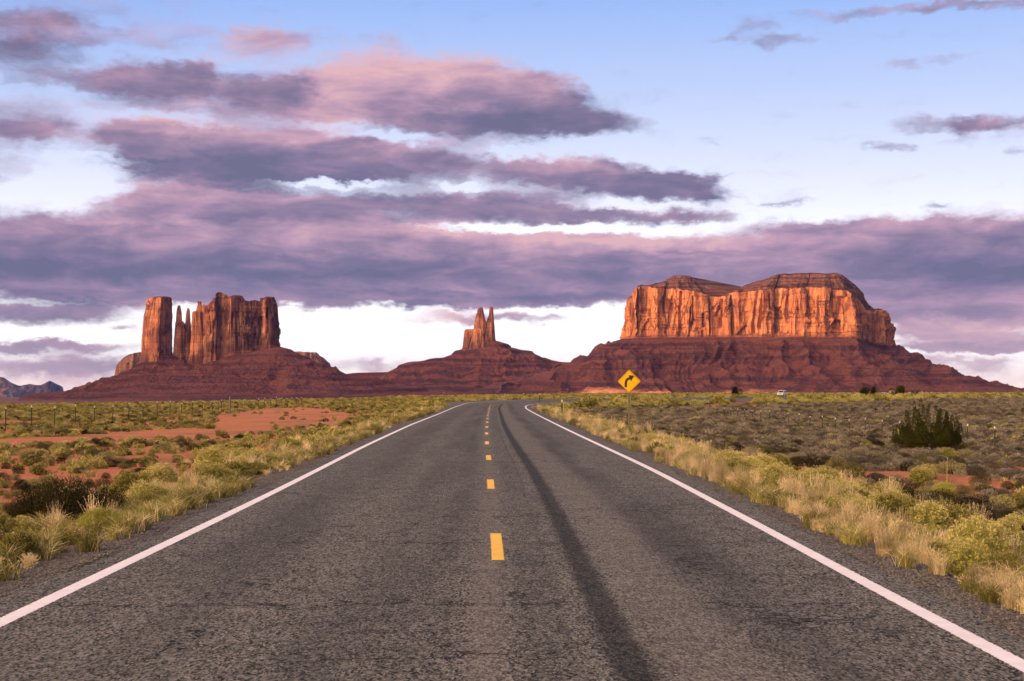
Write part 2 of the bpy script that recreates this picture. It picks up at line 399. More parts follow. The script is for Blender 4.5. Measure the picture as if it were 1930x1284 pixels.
def paint_mat(name, color, wear=.45, fade=None):
    m_, n, out = new_mat(name)
    pos = n.new('ShaderNodeNewGeometry').outputs['Position']
    e = n.new('ShaderNodeAttribute', attribute_name='edge').outputs['Fac']      # 0 centre .. 1 rim
    n1 = n.noise(pos, 22, 5, .7); n2 = n.noise(pos, 60, 3, .7)
    c = n.mix(n.step(n.noise(pos, 5, 5, .65), .3, .75), tuple(v * .86 for v in color), color)
    c = n.mix(n.m('MULTIPLY', n.step(n.m('ADD', n.m('MULTIPLY', n2, .5), n.m('MULTIPLY', n1, .5)), .56, .68), .5), c, tuple(v * .45 for v in color))
    b = n.new('ShaderNodeBsdfPrincipled', {'Base Color': c, 'Roughness': .75, 'Specular IOR Level': .3})
    bn = n.new('ShaderNodeBump', {'Height': n2, 'Strength': .4, 'Distance': .004}); n.put(b.inputs['Normal'], bn.outputs[0])
    tr = n.new('ShaderNodeBsdfTransparent')
    worn = n.m('ADD', n.m('MULTIPLY', n.m('POWER', e, 2.4), .74), n.m('ADD', n.m('MULTIPLY', n1, .7), n.m('MULTIPLY', n2, .35)))
    hole = n.step(worn, .98 - wear * .12, 1.06 - wear * .12)
    mx = n.new('ShaderNodeMixShader', {0: hole, 1: b.outputs[0], 2: tr.outputs[0]})
    n.put(out.inputs[0], mx.outputs[0])
    return m_

def ground_mat():
    m_, n, out = new_mat('red_desert_soil')
    pos = n.new('ShaderNodeNewGeometry').outputs['Position']
    e = n.new('ShaderNodeAttribute', attribute_name='eoff').outputs['Fac']      # metres beyond the pavement
    n1 = n.noise(pos, .35, 6, .6); n2 = n.noise(pos, 7, 6, .7); n3 = n.noise(pos, 45, 3, .7)
    c = n.mix(n1, (.44, .150, .062), (.62, .25, .122))
    c = n.mix(n.m('MULTIPLY', n.step(n2, .46, .68), .6), c, (.28, .10, .047))
    c = n.mix(n.m('MULTIPLY', n.step(n3, .55, .75), .5), c, (.70, .36, .22))
    dv_ = n.new('ShaderNodeTexVoronoi', {'Vector': pos, 'Scale': 5.5}, feature='F1')
    deb = n.m('MULTIPLY', n.step(dv_.outputs['Distance'], .16, .09), n.step(n.noise(pos, .6, 3), .40, .58))
    c = n.mix(n.m('MULTIPLY', deb, .8), c, (.13, .075, .045))
    lit = n.mix(n2, (.15, .105, .055), (.25, .19, .10))           # dry litter under the plants
    litm = n.noise(pos, .12, 5, .65)
    c = n.mix(n.m('MULTIPLY', n.step(litm, .50, .60), .55), c, lit)
    # the far field is covered: soil shows through only in patches
    sx = n.new('ShaderNodeSeparateXYZ', {0: pos})
    far = n.step(sx.outputs[1], 70, 260)
    rt = n.step(sx.outputs[0], -4, 14)
    c = n.mix(n.m('MULTIPLY', n.m('MULTIPLY', far, rt), n.step(n.noise(pos, .03, 6, .75), .36, .52, .95, .25)), c, n.mix(n.noise(pos, 1.2, 4, .7), (.075, .055, .038), (.17, .125, .075)))
    # grey gravel along the pavement
    gv = n.new('ShaderNodeTexVoronoi', {'Vector': n.vm('MULTIPLY', pos, (1.0, .4, 1.0)), 'Scale': 42.0}, feature='F1')
    gr = n.mix(n.new('ShaderNodeSeparateColor', {0: gv.outputs['Color']}).outputs[0], (.055, .048, .042), (.28, .235, .20))
    gr = n.mix(n.step(n.noise(pos, 22, 4, .75), .52, .40, 0, .6), gr, (.045, .036, .030))
    edge = n.m('ADD', e, n.m('MULTIPLY', n.m('SUBTRACT', n.noise(pos, 1.8, 4), .5), 1.1))
    c = n.mix(n.step(edge, 1.25, .7), c, gr)
    # distant plain: purple-red earth with scrub
    plain = n.mix(n.step(n.noise(n.vm('MULTIPLY', pos, (.35, 1, 1)), .012, 6, .7), .35, .65), (.21, .085, .06), (.115, .085, .05))
    c = n.mix(n.step(sx.outputs[1], 900, 1600), c, plain)
    h = n.m('ADD', n.m('ADD', n.m('MULTIPLY', n2, 1.0), n.m('MULTIPLY', n3, .25)), n.m('MULTIPLY', n1, 3.0))
    pbsdf(n, out, c, .95, h, 1.0, .09, spec=.04)
    return m_

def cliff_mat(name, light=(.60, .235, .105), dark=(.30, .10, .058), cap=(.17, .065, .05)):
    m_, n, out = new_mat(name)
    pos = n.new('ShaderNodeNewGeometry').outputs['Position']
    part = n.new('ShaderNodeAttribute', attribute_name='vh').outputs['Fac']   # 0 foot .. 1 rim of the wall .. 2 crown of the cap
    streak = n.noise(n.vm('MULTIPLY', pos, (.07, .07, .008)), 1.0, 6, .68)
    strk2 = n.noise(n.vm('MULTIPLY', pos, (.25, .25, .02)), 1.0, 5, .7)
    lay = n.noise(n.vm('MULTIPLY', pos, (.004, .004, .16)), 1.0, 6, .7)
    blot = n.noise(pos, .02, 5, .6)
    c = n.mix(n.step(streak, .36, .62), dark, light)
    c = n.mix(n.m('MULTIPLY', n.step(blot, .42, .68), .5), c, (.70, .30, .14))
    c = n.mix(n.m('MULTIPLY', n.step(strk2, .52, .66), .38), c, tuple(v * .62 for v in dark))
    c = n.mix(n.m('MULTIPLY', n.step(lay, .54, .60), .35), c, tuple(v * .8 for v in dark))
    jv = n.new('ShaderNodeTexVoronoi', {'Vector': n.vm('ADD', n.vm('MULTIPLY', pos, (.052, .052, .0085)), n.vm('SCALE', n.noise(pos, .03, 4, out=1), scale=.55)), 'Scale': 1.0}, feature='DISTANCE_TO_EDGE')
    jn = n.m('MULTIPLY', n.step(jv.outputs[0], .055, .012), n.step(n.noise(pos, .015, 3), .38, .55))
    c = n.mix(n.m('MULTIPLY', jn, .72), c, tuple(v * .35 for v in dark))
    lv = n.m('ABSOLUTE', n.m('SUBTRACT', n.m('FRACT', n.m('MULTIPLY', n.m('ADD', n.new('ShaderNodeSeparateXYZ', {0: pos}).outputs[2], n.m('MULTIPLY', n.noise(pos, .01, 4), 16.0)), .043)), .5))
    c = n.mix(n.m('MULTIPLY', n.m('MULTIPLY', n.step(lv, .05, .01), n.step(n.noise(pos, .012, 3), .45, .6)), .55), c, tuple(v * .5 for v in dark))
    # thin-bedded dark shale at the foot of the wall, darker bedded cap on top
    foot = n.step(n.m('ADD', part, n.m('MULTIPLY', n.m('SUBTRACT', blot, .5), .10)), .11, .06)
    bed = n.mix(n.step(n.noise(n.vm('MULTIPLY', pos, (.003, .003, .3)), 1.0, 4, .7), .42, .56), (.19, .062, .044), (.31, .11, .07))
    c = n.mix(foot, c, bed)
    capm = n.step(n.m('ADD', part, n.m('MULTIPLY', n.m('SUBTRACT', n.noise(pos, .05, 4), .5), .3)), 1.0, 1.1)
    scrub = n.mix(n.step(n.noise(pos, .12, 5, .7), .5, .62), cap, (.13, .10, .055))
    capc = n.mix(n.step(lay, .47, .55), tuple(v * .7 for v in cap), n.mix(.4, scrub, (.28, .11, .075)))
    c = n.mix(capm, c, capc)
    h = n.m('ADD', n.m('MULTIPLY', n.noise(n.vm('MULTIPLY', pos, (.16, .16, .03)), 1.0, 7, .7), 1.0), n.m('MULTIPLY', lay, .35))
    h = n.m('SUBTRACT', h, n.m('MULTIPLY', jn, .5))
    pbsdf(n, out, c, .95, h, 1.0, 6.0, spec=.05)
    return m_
def talus_mat():
    m_, n, out = new_mat('shale_talus')
    geo = n.new('ShaderNodeNewGeometry')
    pos = geo.outputs['Position']
    zr = n.new('ShaderNodeAttribute', attribute_name='zrel').outputs['Fac']
    bench = n.new('ShaderNodeAttribute', attribute_name='bench').outputs['Fac']
    n1 = n.noise(pos, .010, 6, .65); n2 = n.noise(pos, .06, 6, .72); n3 = n.noise(pos, .22, 4, .75)
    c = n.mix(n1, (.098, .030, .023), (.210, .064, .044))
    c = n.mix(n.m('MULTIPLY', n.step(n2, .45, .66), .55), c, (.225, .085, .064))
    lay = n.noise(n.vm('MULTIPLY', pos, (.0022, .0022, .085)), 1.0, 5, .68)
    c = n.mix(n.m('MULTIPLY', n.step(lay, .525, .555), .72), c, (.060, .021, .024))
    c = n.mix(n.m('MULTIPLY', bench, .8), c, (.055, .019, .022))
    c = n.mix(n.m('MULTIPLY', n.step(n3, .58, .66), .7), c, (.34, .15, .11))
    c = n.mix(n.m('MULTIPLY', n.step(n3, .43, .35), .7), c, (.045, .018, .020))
    # sunlit strip along the toe, painted in as a bright orange colour
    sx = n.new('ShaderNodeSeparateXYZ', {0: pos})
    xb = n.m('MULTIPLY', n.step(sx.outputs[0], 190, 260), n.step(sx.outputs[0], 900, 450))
    sunlit_toe = n.m('MULTIPLY', n.step(n.m('ADD', zr, n.m('MULTIPLY', n.m('SUBTRACT', n.noise(pos, .008, 5, .6), .5), .26)), .215, .13), xb)
    c = n.mix(sunlit_toe, c, n.mix(n2, (.78, .26, .10), (.90, .38, .17)))
    # scattered scrub low down
    v = n.new('ShaderNodeTexVoronoi', {'Vector': pos, 'Scale': .06}, feature='F1')
    dots = n.m('MULTIPLY', n.step(v.outputs['Distance'], .30, .20), n.step(zr, .42, .12))
    c = n.mix(n.m('MULTIPLY', dots, n.step(n.noise(pos, .013, 3), .44, .55, 0, .8)), c, (.085, .075, .035))
    h = n.m('ADD', n.m('MULTIPLY', n2, 1.0), n.m('MULTIPLY', n3, .5))
    pbsdf(n, out, c, .95, h, 1.0, 7.0, spec=.1)
    return m_
def leaf_mat(name, c1, c2, trans=.22, hv=.28):
    m_, n, out = new_mat(name)
    oi = n.new('ShaderNodeObjectInfo').outputs['Random']
    pos = n.new('ShaderNodeTexCoord').outputs['Object']
    rnd = n.m('ADD', n.m('MULTIPLY', oi, .6), n.m('MULTIPLY', n.noise(pos, 9, 3, .6), .55))
    c = n.mix(n.step(rnd, .15, .95), c1, c2)
    br = n.step(oi, 0, 1, 1 - hv, 1 + hv, 'LINEAR')
    c = n.vm('SCALE', c, scale=br)
    b = n.new('ShaderNodeBsdfDiffuse', {0: c})
    t = n.new('ShaderNodeBsdfTranslucent', {0: c})
    mx = n.new('ShaderNodeMixShader', {0: trans, 1: b.outputs[0], 2: t.outputs[0]})
    n.put(out.inputs[0], mx.outputs[0])
    return m_
M = {
 'asphalt': asphalt_mat(), 'white': paint_mat('white_road_paint', (.90, .80, .76), .42), 'yellow': paint_mat('yellow_road_paint', (.92, .53, .060), .35),
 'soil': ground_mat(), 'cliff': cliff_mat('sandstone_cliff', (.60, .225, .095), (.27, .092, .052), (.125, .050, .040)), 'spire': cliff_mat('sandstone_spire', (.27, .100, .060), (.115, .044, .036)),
 'far_dark': cliff_mat('shade_haze_sandstone', (.060, .050, .060), (.045, .038, .048), (.05, .045, .05)),  # the distant mesa's shade and blue haze are painted into this colour
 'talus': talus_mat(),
 'rab_stem': leaf_mat('rabbitbrush_stems', (.150, .145, .031), (.36, .325, .082)), 'rab_flower': leaf_mat('rabbitbrush_flowers', (.46, .375, .11), (.68, .54, .21)),
 'sage': leaf_mat('sage_leaves', (.105, .088, .066), (.27, .22, .155), .2, .38), 'sage_green': leaf_mat('sage_green_leaves', (.120, .108, .038), (.32, .275, .105), .2, .35),
 'grass': leaf_mat('dry_grass', (.58, .43, .21), (.86, .66, .37), .4), 'grass_green': leaf_mat('green_grass', (.20, .18, .042), (.40, .34, .105), .35),
 'dark': leaf_mat('dark_brush_leaves', (.011, .010, .004), (.034, .029, .010), .05), 'juniper': leaf_mat('juniper_scales', (.006, .008, .002), (.050, .050, .012), .08),
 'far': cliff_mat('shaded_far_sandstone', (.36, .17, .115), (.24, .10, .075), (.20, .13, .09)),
 'twig': simple('grey_twigs', (.06, .045, .032), .9), 'bark': simple('juniper_bark', (.11, .075, .055), .9),
 'rock': simple('grey_gravel', (.15, .125, .105), .9, var=.5, scale=1.5),
 'steel': simple('dark_green_steel', (.035, .045, .03), .6, .2), 'white_tip': simple('white_post_paint', (.72, .66, .62), .6),
 'wire': simple('fence_wire', (.10, .09, .085), .5, .6), 'wood': simple('weathered_wood', (.20, .16, .13), .9, var=.35, scale=20),
 'sign_yellow': simple('yellow_sign_face', (.95, .50, .006), .35, var=.02), 'sign_black': simple('black_sign_legend', (.028, .028, .012), .5, var=.05),
 'sign_back': simple('sign_back_panel', (.17, .10, .03), .6), 'sign_post': simple('tan_wood_sign_post', (.17, .13, .075), .85, var=.25, scale=14),
}

# ------------------------------------------------------------------ road
# left and right edge lines of the road, metres (x, y, z), station by station; it runs straight and then bends right, banked
LL = [(-3.80,-60,0),(-3.80,0,0),(-3.82,12,0),(-3.86,24,0),(-3.98,36,0),(-4.15,50,0),(-4.25,65,0),(-4.33,85,0),(-4.28,105,0),(-4.22,123,0),(-4.2,147,0),(-4.2,172,0),(-4.05,205,0),(-3.5,240,.02),(-1.7,262,.06),(.8,276,.10),(4.0,288,.15),(9.8,305,.24),(26,337,.26),(84,448,.12),(146,566,.10),(360,974,.1),(900,2000,.0)]
RR = [(3.45,-60,0),(3.45,0,0),(3.50,12,0),(3.62,24,0),(3.70,36,0),(3.66,50,0),(3.6,65,0),(3.56,85,0),(3.55,105,0),(3.55,123,0),(3.60,147,0),(3.80,172,0),(4.65,202,0),(6.3,226,-.03),(9.0,243,-.06),(12.0,256,-.08),(14.5,266,-.08),(20.5,282,-.07),(33,306,-.12),(91,422,-.22),(153,540,-.22),(367,950,-.2),(906,1980,-.2)]
def dense(tab, per=14):
    t = np.array(tab, float); n = len(t)
    u = np.linspace(0, n - 1, (n - 1) * per + 1)
    i = np.clip(u.astype(int), 0, n - 2); f = (u - i)[:, None]
    # monotone-ish cubic (finite-difference tangents in the station's own spacing)
    s = np.concatenate([[0], np.cumsum(np.linalg.norm(np.diff(t[:, :2], axis=0), axis=1))])
    d = np.zeros_like(t); d[1:-1] = (t[2:] - t[:-2]) / (s[2:] - s[:-2])[:, None]; d[0] = (t[1] - t[0]) / (s[1] - s[0]); d[-1] = (t[-1] - t[-2]) / (s[-1] - s[-2])
    h = (s[i + 1] - s[i])[:, None]
    return (2*f**3-3*f**2+1)*t[i] + (f**3-2*f**2+f)*h*d[i] + (-2*f**3+3*f**2)*t[i+1] + (f**3-f**2)*h*d[i+1]
L = dense(LL); Rr = dense(RR)
mid = (L + Rr) / 2
across = Rr - L; width = np.linalg.norm(across[:, :2], axis=1); ux = across / width[:, None]
lon = np.concatenate([[0], np.cumsum(np.linalg.norm(np.diff(mid[:, :2], axis=0), axis=1))]) - 60
SH = .40
lats = [-1, -.9, -.6, -.3, 0, .3, .6, .9, 1]
V = []; la = []; lo = []
rag = lambda k, s: .16 * (fbm(lon * .35 + s, lon * 0 + s, 4) - .5) * 2
for j, c in enumerate([-1, -.75, -.5, -.25, 0, .25, .5, .75, 1]):
    off = c * (width / 2 + SH) + (rag(0, 3.1) if c == -1 else rag(0, 8.4) if c == 1 else 0)
    p = mid + ux * off[:, None]
    V.append(p); la.append(off + (0.0 if True else 0)); lo.append(lon)
V = np.stack(V, 1).reshape(-1, 3); la = np.stack(la, 1).ravel(); lo = np.stack(lo, 1).ravel()
me = npmesh('road', V, grid_faces(len(mid), 9), [M['asphalt']], attrs={'lat': la, 'lon': lo}, smooth=True)
tag(mobj('road', me), 'weathered grey two-lane highway running straight ahead and bending right', 'road', kind='structure')

def strip(name, center, hw, mat, z=.004, rows=3):
    t = np.gradient(center[:, :2], axis=0); t /= np.linalg.norm(t, axis=1)[:, None]
    nrm = np.stack([t[:, 1], -t[:, 0], 0 * t[:, 0]], 1)
    V = []; E = []
    for c in (-1, 0, 1):
        p = center + nrm * (c * hw); p = p.copy(); p[:, 2] += z; V.append(p); E.append(np.full(len(center), abs(c), float))
    return mobj(name, npmesh(name, np.stack(V, 1).reshape(-1, 3), grid_faces(len(center), 3)[:, ::-1], [mat], attrs={'edge': np.stack(E, 1).ravel()}))
for tab in (L, Rr):
    o = strip('edge_line', tab, .098, M['white'])
    tag(o, 'solid white edge line along the %s side of the road' % ('left' if tab is L else 'right'), 'road marking', kind='structure')
cl = np.array([(.09, 9, 0), (.068, 18, 0), (-.01, 30, 0), (-.07, 42, 0), (-.147, 54, 0), (-.22, 72, 0), (-.26, 110, 0), (-.24, 150, 0), (-.2, 190, 0), (0.0, 215, 0), (.7, 235, .0)])
for k in range(17):
    y0 = 16.72 + 12.19 * k; ys = np.linspace(y0, y0 + (3.1 if k else 3.15), 5)
    c = np.stack([np.interp(ys, cl[:, 1], cl[:, 0]), ys, 0 * ys], 1)
    o = strip('centre_dash', c, .083, M['yellow'])
    tag(o, 'yellow dash of the broken centre line, %s' % ('nearest the camera' if k == 0 else 'second from the camera' if k == 1 else 'third from the camera' if k == 2 else 'one of those running away to the bend'), 'road marking', 'yellow centre dashes', 'structure')

# ------------------------------------------------------------------ ground
midp = mid[::2]; hwp = (width / 2 + SH)[::2]
tg = np.gradient(midp[:, :2], axis=0); tg /= np.linalg.norm(tg, axis=1)[:, None]
def road_off(X, Y):
    X = np.asarray(X, float).ravel(); Y = np.asarray(Y, float).ravel()
    e = np.empty_like(X); z = np.empty_like(X)
    for a in range(0, len(X), 20000):
        x = X[a:a + 20000]; y = Y[a:a + 20000]
        dx = x[:, None] - midp[None, :, 0]; dy = y[:, None] - midp[None, :, 1]
        d2 = dx * dx + dy * dy; i = d2.argmin(1); r = np.arange(len(x))
        sd = dx[r, i] * tg[i, 1] - dy[r, i] * tg[i, 0]
        dist = np.sqrt(d2[r, i])
        along = np.abs(dx[r, i] * tg[i, 0] + dy[r, i] * tg[i, 1])
        lateral = np.where(along > 30, dist, np.abs(sd))
        e[a:a + 20000] = np.sign(sd) * np.maximum(lateral - hwp[i], 0.0) + np.where(lateral < hwp[i], np.sign(sd) * (lateral - hwp[i]) * 1e-3, 0)
        zz = midp[i, 2] + (Rr[::2][i, 2] - L[::2][i, 2]) / width[::2][i] * np.clip(sd, -hwp[i] - 2, hwp[i] + 2)
        z[a:a + 20000] = zz
    return e, z
DT = np.array([(0,175),(300,215),(500,270),(700,380),(900,640),(1100,1000),(1500,1250),(1930,1250)], float)
def gz(X, Y, full=False):
    X = np.asarray(X, float); Y = np.asarray(Y, float); shp = X.shape
    e, rz = road_off(X, Y); X = X.ravel(); Y = Y.ravel()
    ae = np.abs(e)
    rp = np.interp(ae, [0, .25, .8, 1.6, 5, 10, 20, 100, 400], [-.012, -.03, -.09, -.26, -.78, -1.12, -1.26, -1.3, -1.25])
    lp = np.interp(ae, [0, .25, .8, 2, 6, 15, 25, 60, 400], [-.012, -.03, -.08, -.22, -.32, -.22, -.14, -.1, -.1])
    z = np.where(e > 0, rp, lp) + rz * np.exp(-ae / 25)
    inside = (ae < .02)
    z = np.where(inside, rz - .05, z)
    und = (fbm(X * .05 + 40, Y * .05 + 40, 4) - .5) * .45 + (fbm(X * .45 + 90, Y * .45 + 40, 3) - .5) * .10
    z += und * sstep(.6, 6, ae)
    # beyond the near flat the desert drops away to a lower plain
    rr = np.hypot(X, Y); px = np.where(Y > 1, CX0 + F * X / np.maximum(Y, 1), np.where(X < 0, 0, 1930))
    D = np.interp(px, DT[:, 0], DT[:, 1]); D = np.where(Y < 1, 1250, D)
    dd = np.maximum(rr - D, 0)
    z -= 25 * (1 - np.exp(-dd * dd / (900 * (dd + 260))))
    z -= np.maximum(rr - 6500, 0) * .0035
    z += (fbm(X / 700, Y / 700, 4) - .5) * 14 * sstep(1800, 4000, rr)
    return (z.reshape(shp), e.reshape(shp)) if full else z.reshape(shp)
def spacing(lo, hi, lims):
    out = [lo[0]]
    return out
xs = [0.0]; s = .22
while xs[-1] < 16000: 
    x = xs[-1]; xs.append(x + (.22 if x < 9 else max(.22, (x - 9) * .045 + .22)))
xs = np.array([-v for v in xs[:0:-1]] + xs)
ys = [6.0]
while ys[-1] < 26000:
    y = ys[-1]; ys.append(y + max(.25, y * .012))
yb = [6.0]
while yb[-1] > -9000: y = yb[-1]; yb.append(y - max(1.5, abs(y) * .12))
ys = np.array(yb[:0:-1] + ys)
GX, GY = np.meshgrid(xs, ys)
# widen the fine columns with distance so that the grid follows the view over the field
GZ, GE = gz(GX, GY, True)
V = np.stack([GX, GY, GZ], -1).reshape(-1, 3)
tag(mobj('ground', npmesh('ground', V, grid_faces(len(ys), len(xs)), [M['soil']], attrs={'eoff': np.abs(GE).ravel()}, smooth=True)),
    'red desert ground with grey gravel along the road', 'ground', kind='structure')

# ------------------------------------------------------------------ unseen ridge added behind the camera: its crest shades the plain and lower slopes
def shade_ridge():
    sx, sy = -math.sin(R(SUN_AZ)), -math.cos(R(SUN_AZ)); pxx, pyy = -sy, sx      # toward the sun / along the ridge (p grows to the right rear)
    pt = np.array([(-7400,420),(-5900,430),(-5200,430),(-4900,430),(-4640,430),(-4540,330),(-4480,300),(-4430,268),(-4400,272),(-4385,350),(-4310,374),(-4200,380),(-4050,420),(-3924,432),(-3700,452),(-3518,470),(-3300,478),(-2900,470),(-2600,440),(-2000,330),(-1200,260),(-600,220),(0,200),(900,190),(2500,160),(4500,120)], float)
    p = np.linspace(-7400, 4600, 601); t = np.linspace(-1, 1, 61)
    H = np.interp(p, pt[:, 0], pt[:, 1]) * 1.0
    Pp, Tt = np.meshgrid(p, t)
    Hh = np.interp(Pp, pt[:, 0], pt[:, 1])
    prof = np.where(np.abs(Tt) < .12, 1.0, np.where(np.abs(Tt) < .16, 1 - (np.abs(Tt) - .12) / .04 * .45, .55 * np.clip(1 - (np.abs(Tt) - .16) / .84, 0, 1) ** 1.5))
    wob = (fbm(Pp / 60, Tt * 0, 4) - .5) * 18 * (prof > .9) + (fbm(Pp / 300, Tt * 6, 4) - .5) * 60 * np.clip(1 - prof, 0, .6)
    Z = -28 + (Hh + 28) * prof + wob * np.clip(prof * 3, 0, 1)
    S = 1500 + Tt * 650 + (fbm(Pp / 400, Tt * 0, 3) - .5) * 160
    V = np.stack([sx * S + pxx * Pp, sy * S + pyy * Pp, Z], -1).reshape(-1, 3)
    me = npmesh('hills', V, grid_faces(61, 601), [M['talus']], attrs={'zrel': np.ones(len(V)), 'bench': np.zeros(len(V))})  # mesh of the added unseen shade ridge
    return tag(mobj('hills', me), 'added unseen ridge behind the viewpoint that shades the plain', 'hills', kind='structure')
shade_ridge()

# ------------------------------------------------------------------ buttes
PB = -26.0                               # level of the lower plain
def zpx(py, Y): return CH + (HY - py) / F * Y
def xpx(px, Y): return (px - CX0) / F * Y
def talus(parent, crest, x0, x1, Y0, Y1, gully=16, terr=.55, TL=27, seed=0, dpx=1.25, dy=4.5, slope=.62, gw=85.0, cf=18, name='talus_slope'):
    # crest: (px, py, Yfront, Yback)
    c = np.array(crest, float)
    pxs = np.arange(c[0, 0], c[-1, 0] + .1, 5.0)
    cy = np.interp(pxs, c[:, 0], c[:, 1]); yf = np.interp(pxs, c[:, 0], c[:, 2]); yb = np.interp(pxs, c[:, 0], c[:, 3])
    cz = CH + (HY - cy) / F * yf; cxw = (pxs - CX0) / F * yf
    C = cz - PB
    pg = np.arange(x0, x1, dpx); yg = np.concatenate([np.arange(Y0 - 650, Y0, 16.0), np.arange(Y0, Y1, dy)])
    PX, YY = np.meshgrid(pg, yg); XX = (PX - CX0) / F * YY
    own = CH + (HY - np.interp(PX, c[:, 0], c[:, 1])) / F * np.interp(PX, c[:, 0], c[:, 2]) - PB
    H = np.zeros_like(XX)
    wx = (fbm(XX / 120 + seed, YY / 120, 4) - .5) * 40
    for i in range(len(pxs)):
        dyy = np.maximum(np.maximum(yf[i] - YY + wx * sstep(0, 60, yf[i] - YY), YY - yb[i]), 0)
        # inside the footprint's depth the plateau keeps its height along its own bearing
        dxx = XX - cxw[i] * np.clip(YY, yf[i], yb[i]) / yf[i]
        d_ = np.hypot(dxx, dyy)
        d_ = np.maximum(d_ - 3.5, 0)
        if C[i] > 1: H = np.maximum(H, C[i] * np.exp(-slope * d_ / C[i]) - .022 * np.maximum(d_ - 120, 0))
    # ledges: cliff bands of harder beds
    rel = np.clip(H / max(C.max(), 1), 0, 1)
    ph = (fbm(XX / 260 + seed * 3, YY / 260, 3) - .5) * 10
    u = (H + ph) / TL; fl = np.floor(u); fr = u - fl
    cliffy = sstep(.62, .82, fr)
    Ht = TL * (fl + .62 * fr + .38 * cliffy) - ph if True else H
    k = terr * sstep(.35, .6, fbm(XX / 180 + 5 + seed, YY / 500, 3)) + terr * .35
    k = np.clip(k, 0, 1) * sstep(4, 25, H)
    if cf: k = k * sstep(.0, cf, own * 0 + np.abs(YY - np.interp(PX, c[:, 0], c[:, 2])))
    bench = k * (cliffy * (1 - cliffy) * 4) * 0 + k * np.where((fr > .60) & (fr < .84), 1.0, 0.0)
    # gullies and spurs
    front = sstep(0, 70, np.interp(PX, c[:, 0], c[:, 2]) - YY) + sstep(0, 70, YY - np.interp(PX, c[:, 0], c[:, 3]))
    wv = (fbm(XX / 200 + seed, YY / 160 + 3, 3) - .5) * 1.6
    gl = ridged(XX / gw + wv + seed, YY / 700 + seed, 3, .45) - .62
    belly = np.clip(rel * 2.2, 0, 1) * front
    H2 = H * (1 - k) + Ht * k + gl * gully * 2.0 * belly
    H2 += (fbm(XX / 34, YY / 34 + seed, 4) - .5) * 17 * np.clip(rel * 3, 0, 1) * (front * .8 + .05)
    H2 += (fbm(XX / 9, YY / 9 + seed, 3) - .5) * 6.5 * np.clip(rel * 4, 0, 1) * (front + .25)
    Z = PB - 3 + H2 + 2 * 0
    Z = np.where(H < 3, np.minimum(Z, PB - 3 + H + 1.0), Z)
    V = np.stack([XX, YY, Z], -1).reshape(-1, 3)
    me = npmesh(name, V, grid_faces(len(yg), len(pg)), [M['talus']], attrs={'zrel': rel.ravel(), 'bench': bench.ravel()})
    o = mobj(name, me); 
    if parent is not None: o.parent = parent; o.matrix_parent_inverse = Matrix.Translation(-parent.location)
    return o

